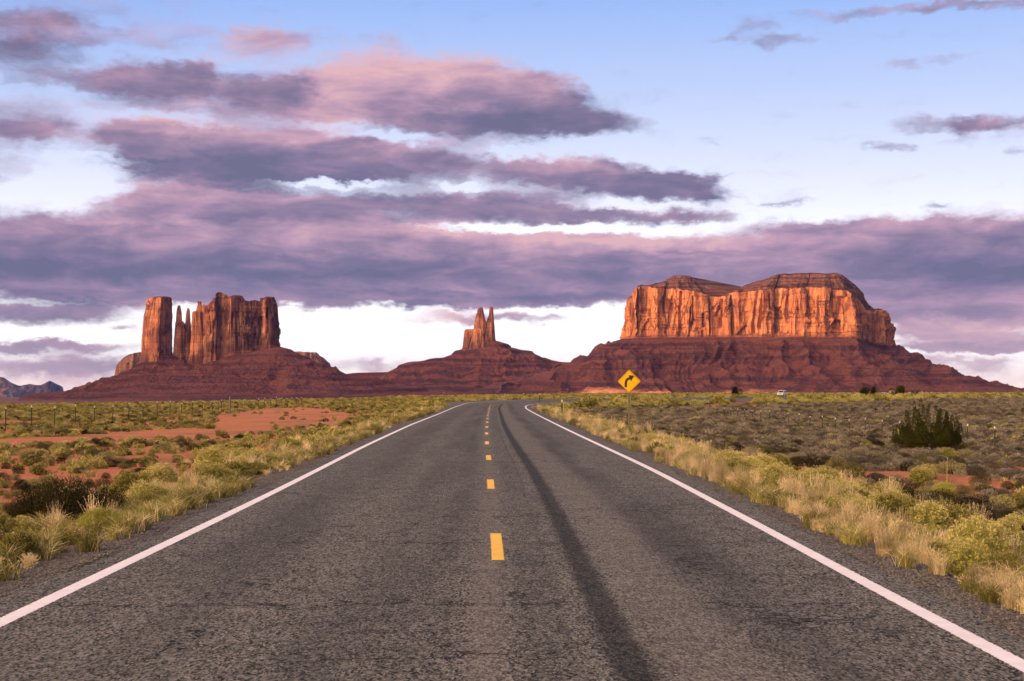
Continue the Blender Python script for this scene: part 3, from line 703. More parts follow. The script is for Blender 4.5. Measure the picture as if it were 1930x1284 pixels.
def resample(pts, ds):
    p = np.array(pts, float); p = np.vstack([p, p[:1]])
    s = np.concatenate([[0], np.cumsum(np.linalg.norm(np.diff(p, axis=0), axis=1))])
    n = max(24, int(s[-1] / ds)); t = np.linspace(0, s[-1], n, endpoint=False)
    q_ = np.stack([np.interp(t, s, p[:, 0]), np.interp(t, s, p[:, 1])], 1)
    return q_, t, s[-1]
def smooth_closed(a, k):
    for _ in range(k): a = (np.roll(a, 1, 0) + a * 2 + np.roll(a, -1, 0)) / 4
    return a
def wallpart(parent, name, outline_px, top, base_py, rim=None, spine=None, ds=2.4, rows=64, A=(9, 5, 1.6), LW=(62, 21, 6.5), batter=.07, slots=7, seed=0, mat='cliff', crown_rows=14, sm=3, foot=.10, jsp=26.0, jw=4.6, jd=15.0):
    pts = [((px - CX0) / F * Y, Y) for px, Y in outline_px]
    P2, t, per = resample(pts, ds); P2 = smooth_closed(P2, sm)
    tn = np.roll(P2, -1, 0) - np.roll(P2, 1, 0); tn /= np.linalg.norm(tn, axis=1)[:, None]
    nr = np.stack([tn[:, 1], -tn[:, 0]], 1)                       # outward for counter-clockwise outlines
    top = np.array(top, float)
    def Z(tab, xy):
        px = CX0 + F * xy[:, 0] / xy[:, 1]
        return CH + (HY - np.interp(px, tab[:, 0], tab[:, 1])) / F * xy[:, 1]
    rimt = np.array(rim, float) if rim is not None else top
    bt = np.array(base_py, float) if not np.isscalar(base_py) else np.array([(0, base_py), (1930, base_py)], float)
    # periodic coordinates for the noise: blend the ends
    def pn(fn, Ls, z=0, o=3):
        a = fn(t / Ls + seed * 13.7, z + 0 * t, o); b = fn((t - per) / Ls + seed * 13.7, z + 0 * t, o)
        wgt = sstep(per * .9, per, t); return a * (1 - wgt) + b * wgt
    rr_ = np.random.default_rng(100 + int(seed))
    nj = int(per / (jsp or 26.0))
    joints = [(rr_.random() * per, jw * (.6 + 1.1 * rr_.random()), jd * (.5 + rr_.random()), (rr_.random() - .35) * 26, *(lambda a, b: (min(a, b), max(a, b) + .12))(rr_.random() * .9, rr_.random() * 1.1), 0) for _ in range(nj)]
    joints += [(rr_.random() * per, jw * (2.0 + 5.5 * rr_.random()), jd * (.35 + .4 * rr_.random()), (rr_.random() - .5) * 30, *(lambda a: (a, a + .18 + .45 * rr_.random()))(.05 + rr_.random() * .6), 1) for _ in range(nj // 2)]
    rings = []; vh = []
    for j in range(rows + 1):
        v = j / rows
        zz = v * 5
        d1 = pn(ridged, LW[0], v * .55, 2) - .6
        d2 = pn(ridged, LW[1], v * .9, 2) - .6
        d3 = pn(fbm, LW[2], v * 6, 3) - .5
        slab = pn(fbm, LW[1] * 1.7, v * .45 + 30, 2)
        q6 = slab * 6; slab = (np.floor(q6) + sstep(.0, .35, q6 - np.floor(q6))) / 6 - .5                          # spalled slabs: stepped faces
        sl = np.clip((pn(ridged, LW[0] * .8, v * .35 + 50, 1) - .90) / .10, 0, 1)
        d_ = A[0] * d1 + A[1] * d2 + A[2] * d3 * 2 + A[1] * 2.0 * slab - slots * sl * sstep(.02, .2, v)
        H0 = Z(bt, P2); H1 = Z(rimt, P2); hh = H1 - H0
        z = H0 + hh * v
        ledge = np.interp(v, [0, .04, .10, .12, 1], [4, 3.0, 1.0, 0, 0])
        # open joints, leaning cracks and wedge-shaped alcoves left by fallen slabs
        for (s0, wd, dp, sl_, va, vb, kind_) in joints:
            if not (va - .04 < v < vb + .04): continue
            ds_ = np.abs(((t - s0 - sl_ * (v - va)) + per / 2) % per - per / 2)
            k_ = sstep(va - .04, va + .02, v) * sstep(vb + .03, vb - .02, v)
            if kind_: wv_ = wd * (1 - (v - va) / max(vb - va, .01)) + .5; d_ -= dp * k_ * sstep(wv_, wv_ * .88 - .2, ds_)
            else: d_ -= dp * k_ * sstep(wd, wd * .35, ds_)
        d_ = d_ * sstep(0, .10, v + .03) - batter * hh * v + ledge + 4.5 * (fbm(z / 9 + 40, z * 0 + seed * 3.3, 4) - .5) + 2.5 * (fbm(z / 16 + 10, t / 120 + seed, 3) > .55)
        d_ = np.where(np.isfinite(d_), d_, 0)
        xy = P2 + nr * d_[:, None]
        # let the rim crumble a little
        zc = z + ((pn(fbm, 9, 3, 3) - .5) * 6 + (pn(fbm, 32, 8, 3) - .5) * 9 * (rim is not None)) * sstep(.86, 1, v)
        rings.append(np.column_stack([xy, zc])); vh.append(np.full(len(t), v))
    last = rings[-1].copy()
    sp_ = np.array([((px - CX0) / F * Y, Y) for px, Y in (spine or [(np.mean([a for a, _ in outline_px]), np.mean([b for _, b in outline_px]))])], float)
    if len(sp_) > 1:
        seg = np.vstack([np.linspace(sp_[i], sp_[i + 1], 40) for i in range(len(sp_) - 1)])
    else: seg = sp_
    tgt = seg[((last[:, None, :2] - seg[None]) ** 2).sum(2).argmin(1)]
    for k in range(1, crown_rows + 1):
        f = (k / crown_rows)
        xy = last[:, :2] * (1 - f) + tgt * f
        z1 = Z(top, xy) if rim is not None else Z(top, xy)
        rise = sstep(0, .62, np.full(len(t), f)) if rim is not None else sstep(0, .2, np.full(len(t), f))
        if rim is not None:
            q4 = rise * 3.2 + 1.4 * pn(fbm, 70, 1, 3); st_ = (np.floor(q4) + sstep(.6, .95, q4 - np.floor(q4)) - 1.4 * pn(fbm, 70, 1, 3)) / 3.2; rise = np.clip(.6 * rise + .4 * st_, 0, 1) if f < .8 else rise
        zz = last[:, 2] * (1 - rise) + z1 * rise
        zz = np.minimum(zz, np.maximum(z1, last[:, 2]))
        if rim is not None: zz += ((fbm(xy[:, 0] / 14, xy[:, 1] / 14, 3) - .5) * 6 + (ridged(xy[:, 0] / 45, xy[:, 1] / 60, 4) - .62) * 34) * (1 - f) * min(1, f * 4) 
        rings.append(np.column_stack([xy, zz])); vh.append(np.full(len(t), 1 + f))
    V = np.vstack(rings); n = len(t)
    Fc = grid_faces(len(rings), n, True)
    # dropping the rock's own height noise on the seam, closed crown
    me = npmesh(name, V, Fc, [M[mat]], attrs={'vh': np.concatenate(vh)})
    o = mobj(name, me)
    o.parent = parent; o.matrix_parent_inverse = Matrix.Translation(-parent.location)
    return o
def spire(parent, name, edges, Y, depth=.9, foot=None, rows=90, n=150, A=.14, seed=0, mat='spire', label=None):
    # edges: (py, xleft, xright) from the base up
    ed = np.array(edges, float)[::-1]                                # top first -> ascending py
    foot = foot or [(math.cos(a), math.sin(a)) for a in np.linspace(0, 2 * math.pi, 9)[:-1]]
    fp, t, per = resample(foot, .02); idx = np.linspace(0, len(fp), n, endpoint=False).astype(int); fp = fp[idx]
    fp = smooth_closed(fp, 3); fp[:, 0] = (fp[:, 0] - fp[:, 0].min()) / (fp[:, 0].max() - fp[:, 0].min()) * 2 - 1
    ang = np.arctan2(fp[:, 1], fp[:, 0])
    py = np.linspace(ed[-1, 0], ed[0, 0], rows)
    rings = []; vh = []
    for j, y in enumerate(py):
        xl = np.interp(y, ed[:, 0], ed[:, 1]); xr = np.interp(y, ed[:, 0], ed[:, 2])
        hw = (xr - xl) / 2 / F * Y; cx = ((xl + xr) / 2 - CX0) / F * Y
        z = CH + (HY - y) / F * Y
        fl = ridged(np.cos(ang) * 2.2 + seed * 5 + 9, np.sin(ang) * 2.2 + z / 260, 3) - .62
        f2 = fbm(np.cos(ang) * 5 + seed * 3 + 20, np.sin(ang) * 5 + z / 30, 4) - .5
        r = 1 + A * 2.2 * fl + A * 1.5 * f2 + .05 * (fbm(np.array([z / 9.0]), np.array([seed * 7.0]), 3)[0] - .5)
        x = cx + fp[:, 0] * hw * r; yy = Y + fp[:, 1] * hw * depth * r
        rings.append(np.column_stack([x, yy, z + (fbm(fp[:, 0] * 3 + seed, fp[:, 1] * 3, 3) - .5) * 4 * (j > rows * .97)])); vh.append(np.full(n, .12 + .86 * j / rows))
    top = rings[-1]; c = top.mean(0)
    for f in (.3, .6, .85, 1.0):
        p = top * (1 - f) + c * f; p[:, 2] += min(2.2, .25 * (top[:, 0].max() - top[:, 0].min())) * math.sin(f * 1.57)
        rings.append(p); vh.append(np.full(n, 1.0))
    me = npmesh(name, np.vstack(rings), grid_faces(len(rings), n, True), [M[mat]], attrs={'vh': np.concatenate(vh)})
    o = mobj(name, me); o.parent = parent; o.matrix_parent_inverse = Matrix.Translation(-parent.location)
    if label: o['label'] = label
    return o

# right butte: one long orange mesa wall, stepped dark cap, wide talus
YR = 4500.0
rb = empty('butte', (xpx(1420, YR), YR, PB)); tag(rb, 'long broad butte with sunlit orange wall, biggest rock, right of the road sign', 'butte')
bpy.context.view_layer.update()
rtop = [(1170,590),(1175,580),(1180,565),(1187,553),(1193,544),(1205,541),(1240,536),(1252,530),(1268,520),(1290,519),(1302,521),(1304,525),(1320,531),(1345,536),(1347,540),(1365,546),(1390,546),(1410,537),(1440,527),(1460,519),(1470,516),(1500,515),(1577,515),(1592,519),(1596,523),(1610,533),(1622,545),(1631,555),(1633,570),(1640,582),(1650,587),(1662,585),(1672,585),(1677,590),(1682,607),(1690,612),(1694,620),(1700,640)]
rrim = [(1170,590),(1175,580),(1180,565),(1187,553),(1193,544),(1210,541),(1240,541),(1270,545),(1300,548),(1330,552),(1350,560),(1370,556),(1395,550),(1420,546),(1450,545),(1500,541),(1560,541),(1590,545),(1605,552),(1617,560),(1631,566),(1633,572),(1640,582),(1650,587),(1662,585),(1672,585),(1677,590),(1682,607),(1690,612),(1694,620),(1700,640)]
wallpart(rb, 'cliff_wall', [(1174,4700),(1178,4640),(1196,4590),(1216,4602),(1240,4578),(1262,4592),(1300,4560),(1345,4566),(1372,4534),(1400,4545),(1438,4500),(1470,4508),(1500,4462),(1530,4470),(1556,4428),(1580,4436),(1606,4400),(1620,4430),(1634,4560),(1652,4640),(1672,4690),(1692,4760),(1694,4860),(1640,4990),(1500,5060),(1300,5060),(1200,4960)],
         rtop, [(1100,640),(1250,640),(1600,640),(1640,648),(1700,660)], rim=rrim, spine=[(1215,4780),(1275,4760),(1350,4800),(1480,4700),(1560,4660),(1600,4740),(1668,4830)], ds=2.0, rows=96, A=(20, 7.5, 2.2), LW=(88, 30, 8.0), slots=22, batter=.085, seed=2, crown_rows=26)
def fb_(px, py, a, b): return (px, py, a, b)
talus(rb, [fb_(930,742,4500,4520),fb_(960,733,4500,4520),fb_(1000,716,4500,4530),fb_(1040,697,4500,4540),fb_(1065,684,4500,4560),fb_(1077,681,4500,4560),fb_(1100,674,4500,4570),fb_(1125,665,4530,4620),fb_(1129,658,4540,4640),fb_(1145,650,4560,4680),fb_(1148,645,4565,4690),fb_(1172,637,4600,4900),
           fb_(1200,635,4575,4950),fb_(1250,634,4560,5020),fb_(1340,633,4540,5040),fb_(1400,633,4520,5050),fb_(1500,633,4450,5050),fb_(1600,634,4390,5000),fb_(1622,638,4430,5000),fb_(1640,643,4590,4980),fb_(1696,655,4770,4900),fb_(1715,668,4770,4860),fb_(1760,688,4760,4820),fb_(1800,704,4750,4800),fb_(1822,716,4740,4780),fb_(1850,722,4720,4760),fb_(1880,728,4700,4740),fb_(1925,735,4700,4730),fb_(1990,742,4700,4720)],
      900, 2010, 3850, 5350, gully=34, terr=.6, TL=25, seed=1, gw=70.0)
# left butte: free-standing pillar, three thin needles and a broad block on one talus
YL = 4500.0
lb = empty('butte', (xpx(400, YL), YL, PB)); tag(lb, 'tall butte with separate left pillar, thin needles and broken block, left of the road', 'butte')
bpy.context.view_layer.update()
sq = [(-1, .15), (-.75, -.35), (.28, -1.0), (.42, -.98), (1, .05), (.95, .55), (.2, 1), (-.7, .8)]
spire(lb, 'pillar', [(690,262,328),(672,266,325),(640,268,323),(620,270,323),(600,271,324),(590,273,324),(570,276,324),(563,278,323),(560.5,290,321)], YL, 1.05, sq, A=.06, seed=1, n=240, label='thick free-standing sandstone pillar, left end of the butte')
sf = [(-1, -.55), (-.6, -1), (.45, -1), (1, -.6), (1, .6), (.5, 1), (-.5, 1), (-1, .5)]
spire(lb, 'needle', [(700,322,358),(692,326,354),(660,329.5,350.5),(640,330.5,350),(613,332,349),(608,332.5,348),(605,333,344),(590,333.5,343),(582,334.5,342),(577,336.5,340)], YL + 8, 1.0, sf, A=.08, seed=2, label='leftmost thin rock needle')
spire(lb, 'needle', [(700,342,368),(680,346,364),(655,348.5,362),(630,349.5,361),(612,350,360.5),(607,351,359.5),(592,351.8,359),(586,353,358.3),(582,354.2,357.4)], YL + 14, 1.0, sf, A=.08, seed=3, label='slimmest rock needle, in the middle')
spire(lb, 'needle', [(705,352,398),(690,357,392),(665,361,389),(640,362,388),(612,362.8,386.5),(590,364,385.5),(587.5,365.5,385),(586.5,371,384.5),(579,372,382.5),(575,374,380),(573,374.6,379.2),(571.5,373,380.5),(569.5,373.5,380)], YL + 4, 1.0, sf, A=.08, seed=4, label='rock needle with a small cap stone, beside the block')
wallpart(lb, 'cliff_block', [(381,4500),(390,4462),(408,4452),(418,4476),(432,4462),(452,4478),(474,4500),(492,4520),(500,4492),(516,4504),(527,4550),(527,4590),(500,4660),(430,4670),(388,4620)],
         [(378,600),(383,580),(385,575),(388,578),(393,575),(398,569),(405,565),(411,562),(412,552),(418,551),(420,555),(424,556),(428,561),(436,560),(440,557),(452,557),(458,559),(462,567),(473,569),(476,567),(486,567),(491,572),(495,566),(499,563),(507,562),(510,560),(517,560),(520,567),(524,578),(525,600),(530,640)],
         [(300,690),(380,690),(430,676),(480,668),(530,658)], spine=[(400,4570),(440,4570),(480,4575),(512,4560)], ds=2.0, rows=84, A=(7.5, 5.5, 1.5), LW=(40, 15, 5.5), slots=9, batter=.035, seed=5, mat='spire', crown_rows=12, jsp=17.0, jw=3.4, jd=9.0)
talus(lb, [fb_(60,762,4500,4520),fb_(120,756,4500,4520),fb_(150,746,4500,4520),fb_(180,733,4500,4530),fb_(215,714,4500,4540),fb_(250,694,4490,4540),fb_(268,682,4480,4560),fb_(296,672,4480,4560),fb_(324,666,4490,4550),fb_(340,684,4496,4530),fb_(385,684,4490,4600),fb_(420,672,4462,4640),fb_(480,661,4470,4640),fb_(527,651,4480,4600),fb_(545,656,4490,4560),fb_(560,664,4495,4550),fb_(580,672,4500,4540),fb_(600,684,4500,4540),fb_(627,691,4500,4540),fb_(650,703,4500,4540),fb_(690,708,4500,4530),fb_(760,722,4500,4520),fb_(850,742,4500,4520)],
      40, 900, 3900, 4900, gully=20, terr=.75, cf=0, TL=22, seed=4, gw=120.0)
# middle butte: throne-like twin spires on a stepped cone, standing farther off
YM = 5200.0
mb = empty('butte', (xpx(905, YM), YM, PB)); tag(mb, 'small butte with twin spires on a stepped cone, straight ahead above the road', 'butte')
bpy.context.view_layer.update()
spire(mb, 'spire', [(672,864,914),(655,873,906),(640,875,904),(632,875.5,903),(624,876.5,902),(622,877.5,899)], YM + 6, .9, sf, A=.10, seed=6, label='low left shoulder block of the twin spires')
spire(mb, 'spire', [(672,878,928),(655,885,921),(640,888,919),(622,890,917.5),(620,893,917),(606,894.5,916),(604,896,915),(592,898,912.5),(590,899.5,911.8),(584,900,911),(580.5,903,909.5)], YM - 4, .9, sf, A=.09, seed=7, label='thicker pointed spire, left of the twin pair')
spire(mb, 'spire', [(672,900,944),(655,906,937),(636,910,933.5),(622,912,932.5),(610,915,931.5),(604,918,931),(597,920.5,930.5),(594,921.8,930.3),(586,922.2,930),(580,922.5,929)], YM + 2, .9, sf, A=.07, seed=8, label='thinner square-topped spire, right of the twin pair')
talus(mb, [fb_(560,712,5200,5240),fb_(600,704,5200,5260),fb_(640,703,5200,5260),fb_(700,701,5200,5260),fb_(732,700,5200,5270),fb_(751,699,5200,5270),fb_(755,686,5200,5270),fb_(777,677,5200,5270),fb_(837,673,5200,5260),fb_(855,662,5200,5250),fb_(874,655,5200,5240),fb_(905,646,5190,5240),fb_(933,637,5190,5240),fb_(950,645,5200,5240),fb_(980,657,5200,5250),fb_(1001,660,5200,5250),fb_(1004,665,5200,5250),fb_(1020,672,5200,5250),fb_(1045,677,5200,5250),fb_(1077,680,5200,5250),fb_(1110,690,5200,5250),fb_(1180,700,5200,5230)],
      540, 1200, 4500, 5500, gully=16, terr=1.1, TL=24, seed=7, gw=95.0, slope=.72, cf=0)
# farther mesas
def mesa(x, y, prof, Y, depth, base, seed, label, light=None, mat='far', rough=1.0):
    e_ = empty('mesa', (xpx(x, Y), Y, PB)); tag(e_, label, 'mesa'); bpy.context.view_layer.update()
    px = np.array([p[0] for p in prof], float); a, b = px.min(), px.max()
    top = prof
    out = [(a, Y + depth * .4), (a + (b - a) * .15, Y), (a + (b - a) * .5, Y - depth * .1), (a + (b - a) * .85, Y), (b, Y + depth * .4), (b - (b - a) * .1, Y + depth), (a + (b - a) * .1, Y + depth)]
    sc = Y / 4500
    wallpart(e_, 'cliff_wall', out, top, base, rim=None, spine=[(a + (b - a) * .3, Y + depth * .5), (a + (b - a) * .7, Y + depth * .5)], ds=4.0 * sc, rows=30, A=(8 * sc * rough, 5 * sc * rough, 1.5 * sc * rough), LW=(70 * sc, 25 * sc, 8 * sc), slots=6 * sc * rough, batter=.12 * rough, seed=seed, mat=mat, crown_rows=8, jsp=60.0 * sc, jw=5 * sc, jd=8 * sc * rough)
    return e_
def far_hills():
    # unseen high ground added left of the view to shade the distant mesa
    X = np.linspace(-9000, -6150, 80); Y = np.linspace(12600, 15600, 60); XX, YY = np.meshgrid(X, Y)
    c = np.exp(-(((XX + 7500) / 1050) ** 4)) * np.exp(-(((YY - 14100) / 1150) ** 4))
    Z = -60 + c * 480 + (fbm(XX / 300, YY / 300, 5) - .5) * 90 * c
    me = npmesh('hills', np.stack([XX, YY, Z], -1).reshape(-1, 3), grid_faces(60, 80), [M['talus']], attrs={'zrel': np.ones(XX.size), 'bench': np.zeros(XX.size)})  # mesh of the added unseen high ground, there for its shade
    tag(mobj('hills', me), 'added unseen high ground that shades the distant mesa', 'hills', kind='structure')
far_hills()  # added unseen high ground that shades the distant mesa
mesa(50, 740, [(-60,712),(0,710),(10,712),(25,722),(40,728),(60,724),(80,727),(90,722),(98,718),(108,723),(118,727),(122,730),(124,740)], 16000.0, 900, 775, 11, 'distant blue mesa at the left edge of the view', mat='far_dark', rough=.25)
mesa(244, 690, [(217,712),(220,692),(228,681),(240,672),(255,666),(268,664),(290,664)], 6200.0, 260, 722, 12, 'small pale mesa half hidden behind the left pillar')
mesa(592, 680, [(545,664),(560,663),(575,664),(598,665),(603,671),(612,676),(620,684),(625,692)], 6400.0, 300, 712, 13, 'small sunlit mesa behind the right foot of the left butte')

# ------------------------------------------------------------------ plants: prototypes
def quads_from_segments(p0, p1, w0, w1, side=None):
    # each segment becomes one thin quad, turned at random about its own axis
    d = p1 - p0; n = len(p0)
    r = rng.normal(size=(n, 3)); sd = np.cross(d, r); sd /= np.linalg.norm(sd, axis=1)[:, None] + 1e-9
    a = p0 - sd * w0[:, None] / 2; b = p0 + sd * w0[:, None] / 2; c = p1 + sd * w1[:, None] / 2; e = p1 - sd * w1[:, None] / 2
    V = np.stack([a, b, c, e], 1).reshape(-1, 3)
    return V, np.arange(len(V)).reshape(-1, 4)
def leafquads(c, size, up=.3):
    n = len(c); d = rng.normal(size=(n, 3)); d[:, 2] = np.abs(d[:, 2]) + up; d /= np.linalg.norm(d, axis=1)[:, None]
    L_ = size[:, None] * d
    return quads_from_segments(c - L_ * .5, c + L_ * .5, size * .45, size * .20)
class PM:
    def __init__(s): s.V = []; s.F = []; s.m = []; s.n = 0
    def add(s, vf, mi):
        V, Fq = vf; s.V.append(V); s.F.append(Fq + s.n); s.m.append(np.full(len(Fq), mi)); s.n += len(V)
    def mesh(s, name, mats): return npmesh(name, np.vstack(s.V), np.vstack(s.F), mats, np.concatenate(s.m))
def dome_dirs(n, flat=.15):
    a = rng.random(n) * 2 * np.pi; z = flat + (1 - flat) * rng.random(n) ** .8
    r = np.sqrt(np.maximum(0, 1 - z * z)); return np.stack([r * np.cos(a), r * np.sin(a), z], 1)
def lobes(d, k, amp):       # lumpy crown radius
    c = dome_dirs(k, 0); s = (d @ c.T).max(1); return 1 - amp + amp * s ** 3 * 1.15
def rabbitbrush(R_=.5, H=.62, stems=330, leaf=7, fl=5, ssz=1.0, seedv=0):
    pm = PM(); d = dome_dirs(stems, .12); lb = lobes(d, 9, .34) * (.9 + .2 * rng.random(stems))
    tip = d * np.array([R_, R_, H]) * lb[:, None]
    base = np.column_stack([tip[:, :2] * .16 + rng.normal(size=(stems, 2)) * .03, np.zeros(stems)])
    midp_ = base * .5 + tip * .5; midp_[:, 2] = tip[:, 2] * .45
    pm.add(quads_from_segments(base, midp_, np.full(stems, .008 * ssz), np.full(stems, .008 * ssz)), 0)
    pm.add(quads_from_segments(midp_, tip, np.full(stems, .008 * ssz), np.full(stems, .006 * ssz)), 0)
    t = rng.random(stems * leaf) ** .7 * .75 + .2; k = np.repeat(np.arange(stems), leaf)
    c = midp_[k] * (1 - t[:, None]) + tip[k] * t[:, None] + rng.normal(size=(len(k), 3)) * .022
    pm.add(leafquads(c, (.035 + .03 * rng.random(len(k))) * ssz, .9), 0)
    k = np.repeat(np.arange(stems), fl)
    keep = (rng.random(len(k)) < .9) & (tip[k, 2] > H * .22)
    k = k[keep]
    c = tip[k] + rng.normal(size=(len(k), 3)) * np.array([.018, .018, .012]) * ssz
    pm.add(leafquads(c, (.018 + .016 * rng.random(len(k))) * ssz, .4), 1)
    return pm.mesh('rabbitbrush', [M['rab_stem'], M['rab_flower']])
def sagebush(R_=.5, H=.5, n=2300, sz=.030, mat='sage', tw=140, seedv=0):
    pm = PM(); d = dome_dirs(n, -.05); lb = lobes(d, 11, .40)
    rr = (.50 + .5 * rng.random(n) ** .45) * lb
    c = d * np.array([R_, R_, H]) * rr[:, None]; c[:, 2] = np.maximum(c[:, 2], .02)
    pm.add(leafquads(c, sz * (.7 + .7 * rng.random(n)), .15), 0)
    if tw:
        d2 = dome_dirs(tw, .1); tip = d2 * np.array([R_, R_, H]) * (lobes(d2, 11, .3) * .95)[:, None]
        b = np.column_stack([tip[:, :2] * .1, np.zeros(tw)])
        pm.add(quads_from_segments(b, tip, np.full(tw, .012), np.full(tw, .004)), 1)
    return pm.mesh('sagebrush', [M[mat], M['twig']])
def tuft(H=.5, n=170, spread=.3, w_=.006, green=.12, plume=True):
    pm = PM(); a = rng.random(n) * 2 * np.pi; ln = H * (.45 + .6 * rng.random(n)); le = spread * rng.random(n) ** .7
    b = np.column_stack([rng.normal(size=n) * .05, rng.normal(size=n) * .05, np.zeros(n)])
    m1 = b + np.column_stack([np.cos(a) * le * .30 * ln, np.sin(a) * le * .30 * ln, ln * .55])
    t1 = b + np.column_stack([np.cos(a) * le * ln, np.sin(a) * le * ln, ln * (1 - .25 * le)])
    g_ = int(n * green)
    for sl, mi in ((slice(0, g_), 1), (slice(g_, n), 0)):
        k = len(b[sl])
        pm.add(quads_from_segments(b[sl], m1[sl], np.full(k, w_), np.full(k, w_ * .9)), mi)
        pm.add(quads_from_segments(m1[sl], t1[sl], np.full(k, w_ * .9), np.full(k, w_ * .35)), mi)
    if plume:
        k = np.repeat(np.where(rng.random(n) < .45)[0], 4)
        c = t1[k] - (t1[k] - m1[k]) * (rng.random(len(k)) * .4)[:, None] + rng.normal(size=(len(k), 3)) * .006
        pm.add(leafquads(c, .014 + .012 * rng.random(len(k)), 1.2), 0)
    return pm.mesh('grass_tuft', [M['grass'], M['grass_green']])
def rock_mesh(n=1):
    import bmesh
    bm = bmesh.new(); bmesh.ops.create_icosphere(bm, subdivisions=1, radius=1)
    for v in bm.verts: v.co *= .65 + .7 * random.random(); v.co.z *= .6
    me = bpy.data.meshes.new('pebble'); bm.to_mesh(me); bm.free(); me.materials.append(M['rock']); return me

P_rab = [rabbitbrush(.5 * a, .60 * b, 520, 7, 8, .72) for a, b in ((1, 1), (1.1, .85), (.9, 1.1), (1.15, 1.0), (.85, .8))]
P_rabg = [rabbitbrush(.48 * a, .52 * b, 520, 10, 0, .75) for a, b in ((1, 1), (1.15, .8))]
P_rab = P_rab + P_rabg
P_sage = [sagebush(.5 * a, .42 * b) for a, b in ((1, 1), (1.2, .8), (.9, 1.05), (1.1, .9))]
P_sageg = [sagebush(.5 * a, .50 * b, mat='sage_green', n=2100) for a, b in ((1, 1), (1.15, .85), (.9, 1.1))]
P_dark = [sagebush(.5 * a, .55 * b, mat='dark', n=2600, sz=.026) for a, b in ((1, 1), (1.2, .8))]
P_grass = [tuft(.46, 150, .42), tuft(.66, 90, .34), tuft(.30, 180, .7), tuft(.40, 120, .55), tuft(.28, 120, .9)]
P_green = [tuft(.26, 150, .9, .007, .85, False), tuft(.18, 130, 1.1, .007, .7, False)]
F_rab = [rabbitbrush(.5, .5 * a, 60, 3, 3, 2.6) for a in (1, .8, 1.1)]
F_sage = [sagebush(.5, .42 * a, 240, .085, tw=0) for a in (1, .8, 1.15)]
F_sageg = [sagebush(.5, .45 * a, 240, .085, 'sage_green', tw=0) for a in (1, .8)]
F_dark = [sagebush(.5, .5 * a, 260, .080, 'dark', tw=0) for a in (1, .8)]
F_grass = [tuft(.45, 40, .5, .018, .1, False)]
P_rock = [rock_mesh() for _ in range(4)]

# ------------------------------------------------------------------ plants: layout
DROP_L = 1.95
def gp(px, py, drop=DROP_L):         # a point on the left flat, from its place in the photograph
    Y = F * drop / (py - HY); return ((px - CX0) / F * Y, Y)
patch = np.array([gp(*p) for p in [(395,812),(398,785),(440,777),(500,771),(560,768.5),(615,770.5),(655,775),(668,788),(640,795),(560,799),(500,805),(440,812)]])
track = np.array([gp(*p) for p in [(-140,836),(0,828),(60,825),(130,822),(200,818),(270,815),(330,812),(395,806)]])
def in_poly(x, y, P_):
    ins = np.zeros(x.shape, bool); j = len(P_) - 1
    for i in range(len(P_)):
        xi, yi = P_[i]; xj, yj = P_[j]
        ins ^= ((yi > y) != (yj > y)) & (x < (xj - xi) * (y - yi) / (yj - yi + 1e-12) + xi); j = i
    return ins
def dist_line(x, y, P_):
    d = np.full(x.shape, 1e9)
    for a, b in zip(P_[:-1], P_[1:]):
        ab = b - a; t = np.clip(((x - a[0]) * ab[0] + (y - a[1]) * ab[1]) / (ab @ ab), 0, 1)
        d = np.minimum(d, np.hypot(x - a[0] - t * ab[0], y - a[1] - t * ab[1]))
    return d
soil_r = [((12.8, 43.5), (3.6, 7.5)), ((9.4, 50), (1.8, 6)), ((14.8, 52.5), (3.0, 5)), ((10.6, 62), (2.0, 7)), ((14.9, 34), (2.3, 3.4)), ((21, 60), (2.4, 5)), ((29, 95), (4, 7)), ((52, 300), (14, 30)), ((95, 330), (14, 30)), ((40, 230), (7, 22)), ((75, 260), (8, 16))]
def clear_mask(x, y):
    wx_ = (fbm(x * .25, y * .12, 3) - .5) * 3.2; wy_ = (fbm(x * .25 + 9, y * .12, 3) - .5) * 16
    m_ = in_poly(x + wx_, y + wy_, patch) & (rng.random(x.shape) > .03) | (dist_line(x, y, track) < 2.6 + 1.6 * (fbm(x * .3, y * .3, 2) - .5) + np.maximum(0, (y - 60)) * .045)
    for (cx, cy), (rx, ry) in soil_r:
        sp_ = ((x - cx) / rx) ** 2 + ((y - cy) / ry) ** 2 < .55 + 1.1 * (fbm(x * .5, y * .5, 3))
        m_ |= sp_ & (rng.random(x.shape) > .16)
    return m_
def cand(y0, y1, dens, xr=.40, pad=4.0):
    # uniform in the field of view's wedge (a little wider, so a step to the side still sees plants)
    A = .5 * (y1 * y1 - y0 * y0) * 2 * xr + 2 * pad * (y1 - y0); n = rng.poisson(A * dens)
    y = np.sqrt(rng.random(n) * (y1 * y1 - y0 * y0) + y0 * y0); hw = xr * y + pad
    x = (rng.random(n) * 2 - 1) * hw
    z, e = gz(x, y, True)
    return x, y, z, e
def fovcull(x, y): return (np.abs(x - .02 * y) < .36 * y + 2.5)
PL = {k: [] for k in ('rab', 'sage', 'sageg', 'dark', 'grass', 'green', 'pebble')}    # rows: x y z scale
def put(kind, x, y, z, s, mask, lo=0.0):
    PL[kind].append(np.column_stack([x, y, z, s])[mask])
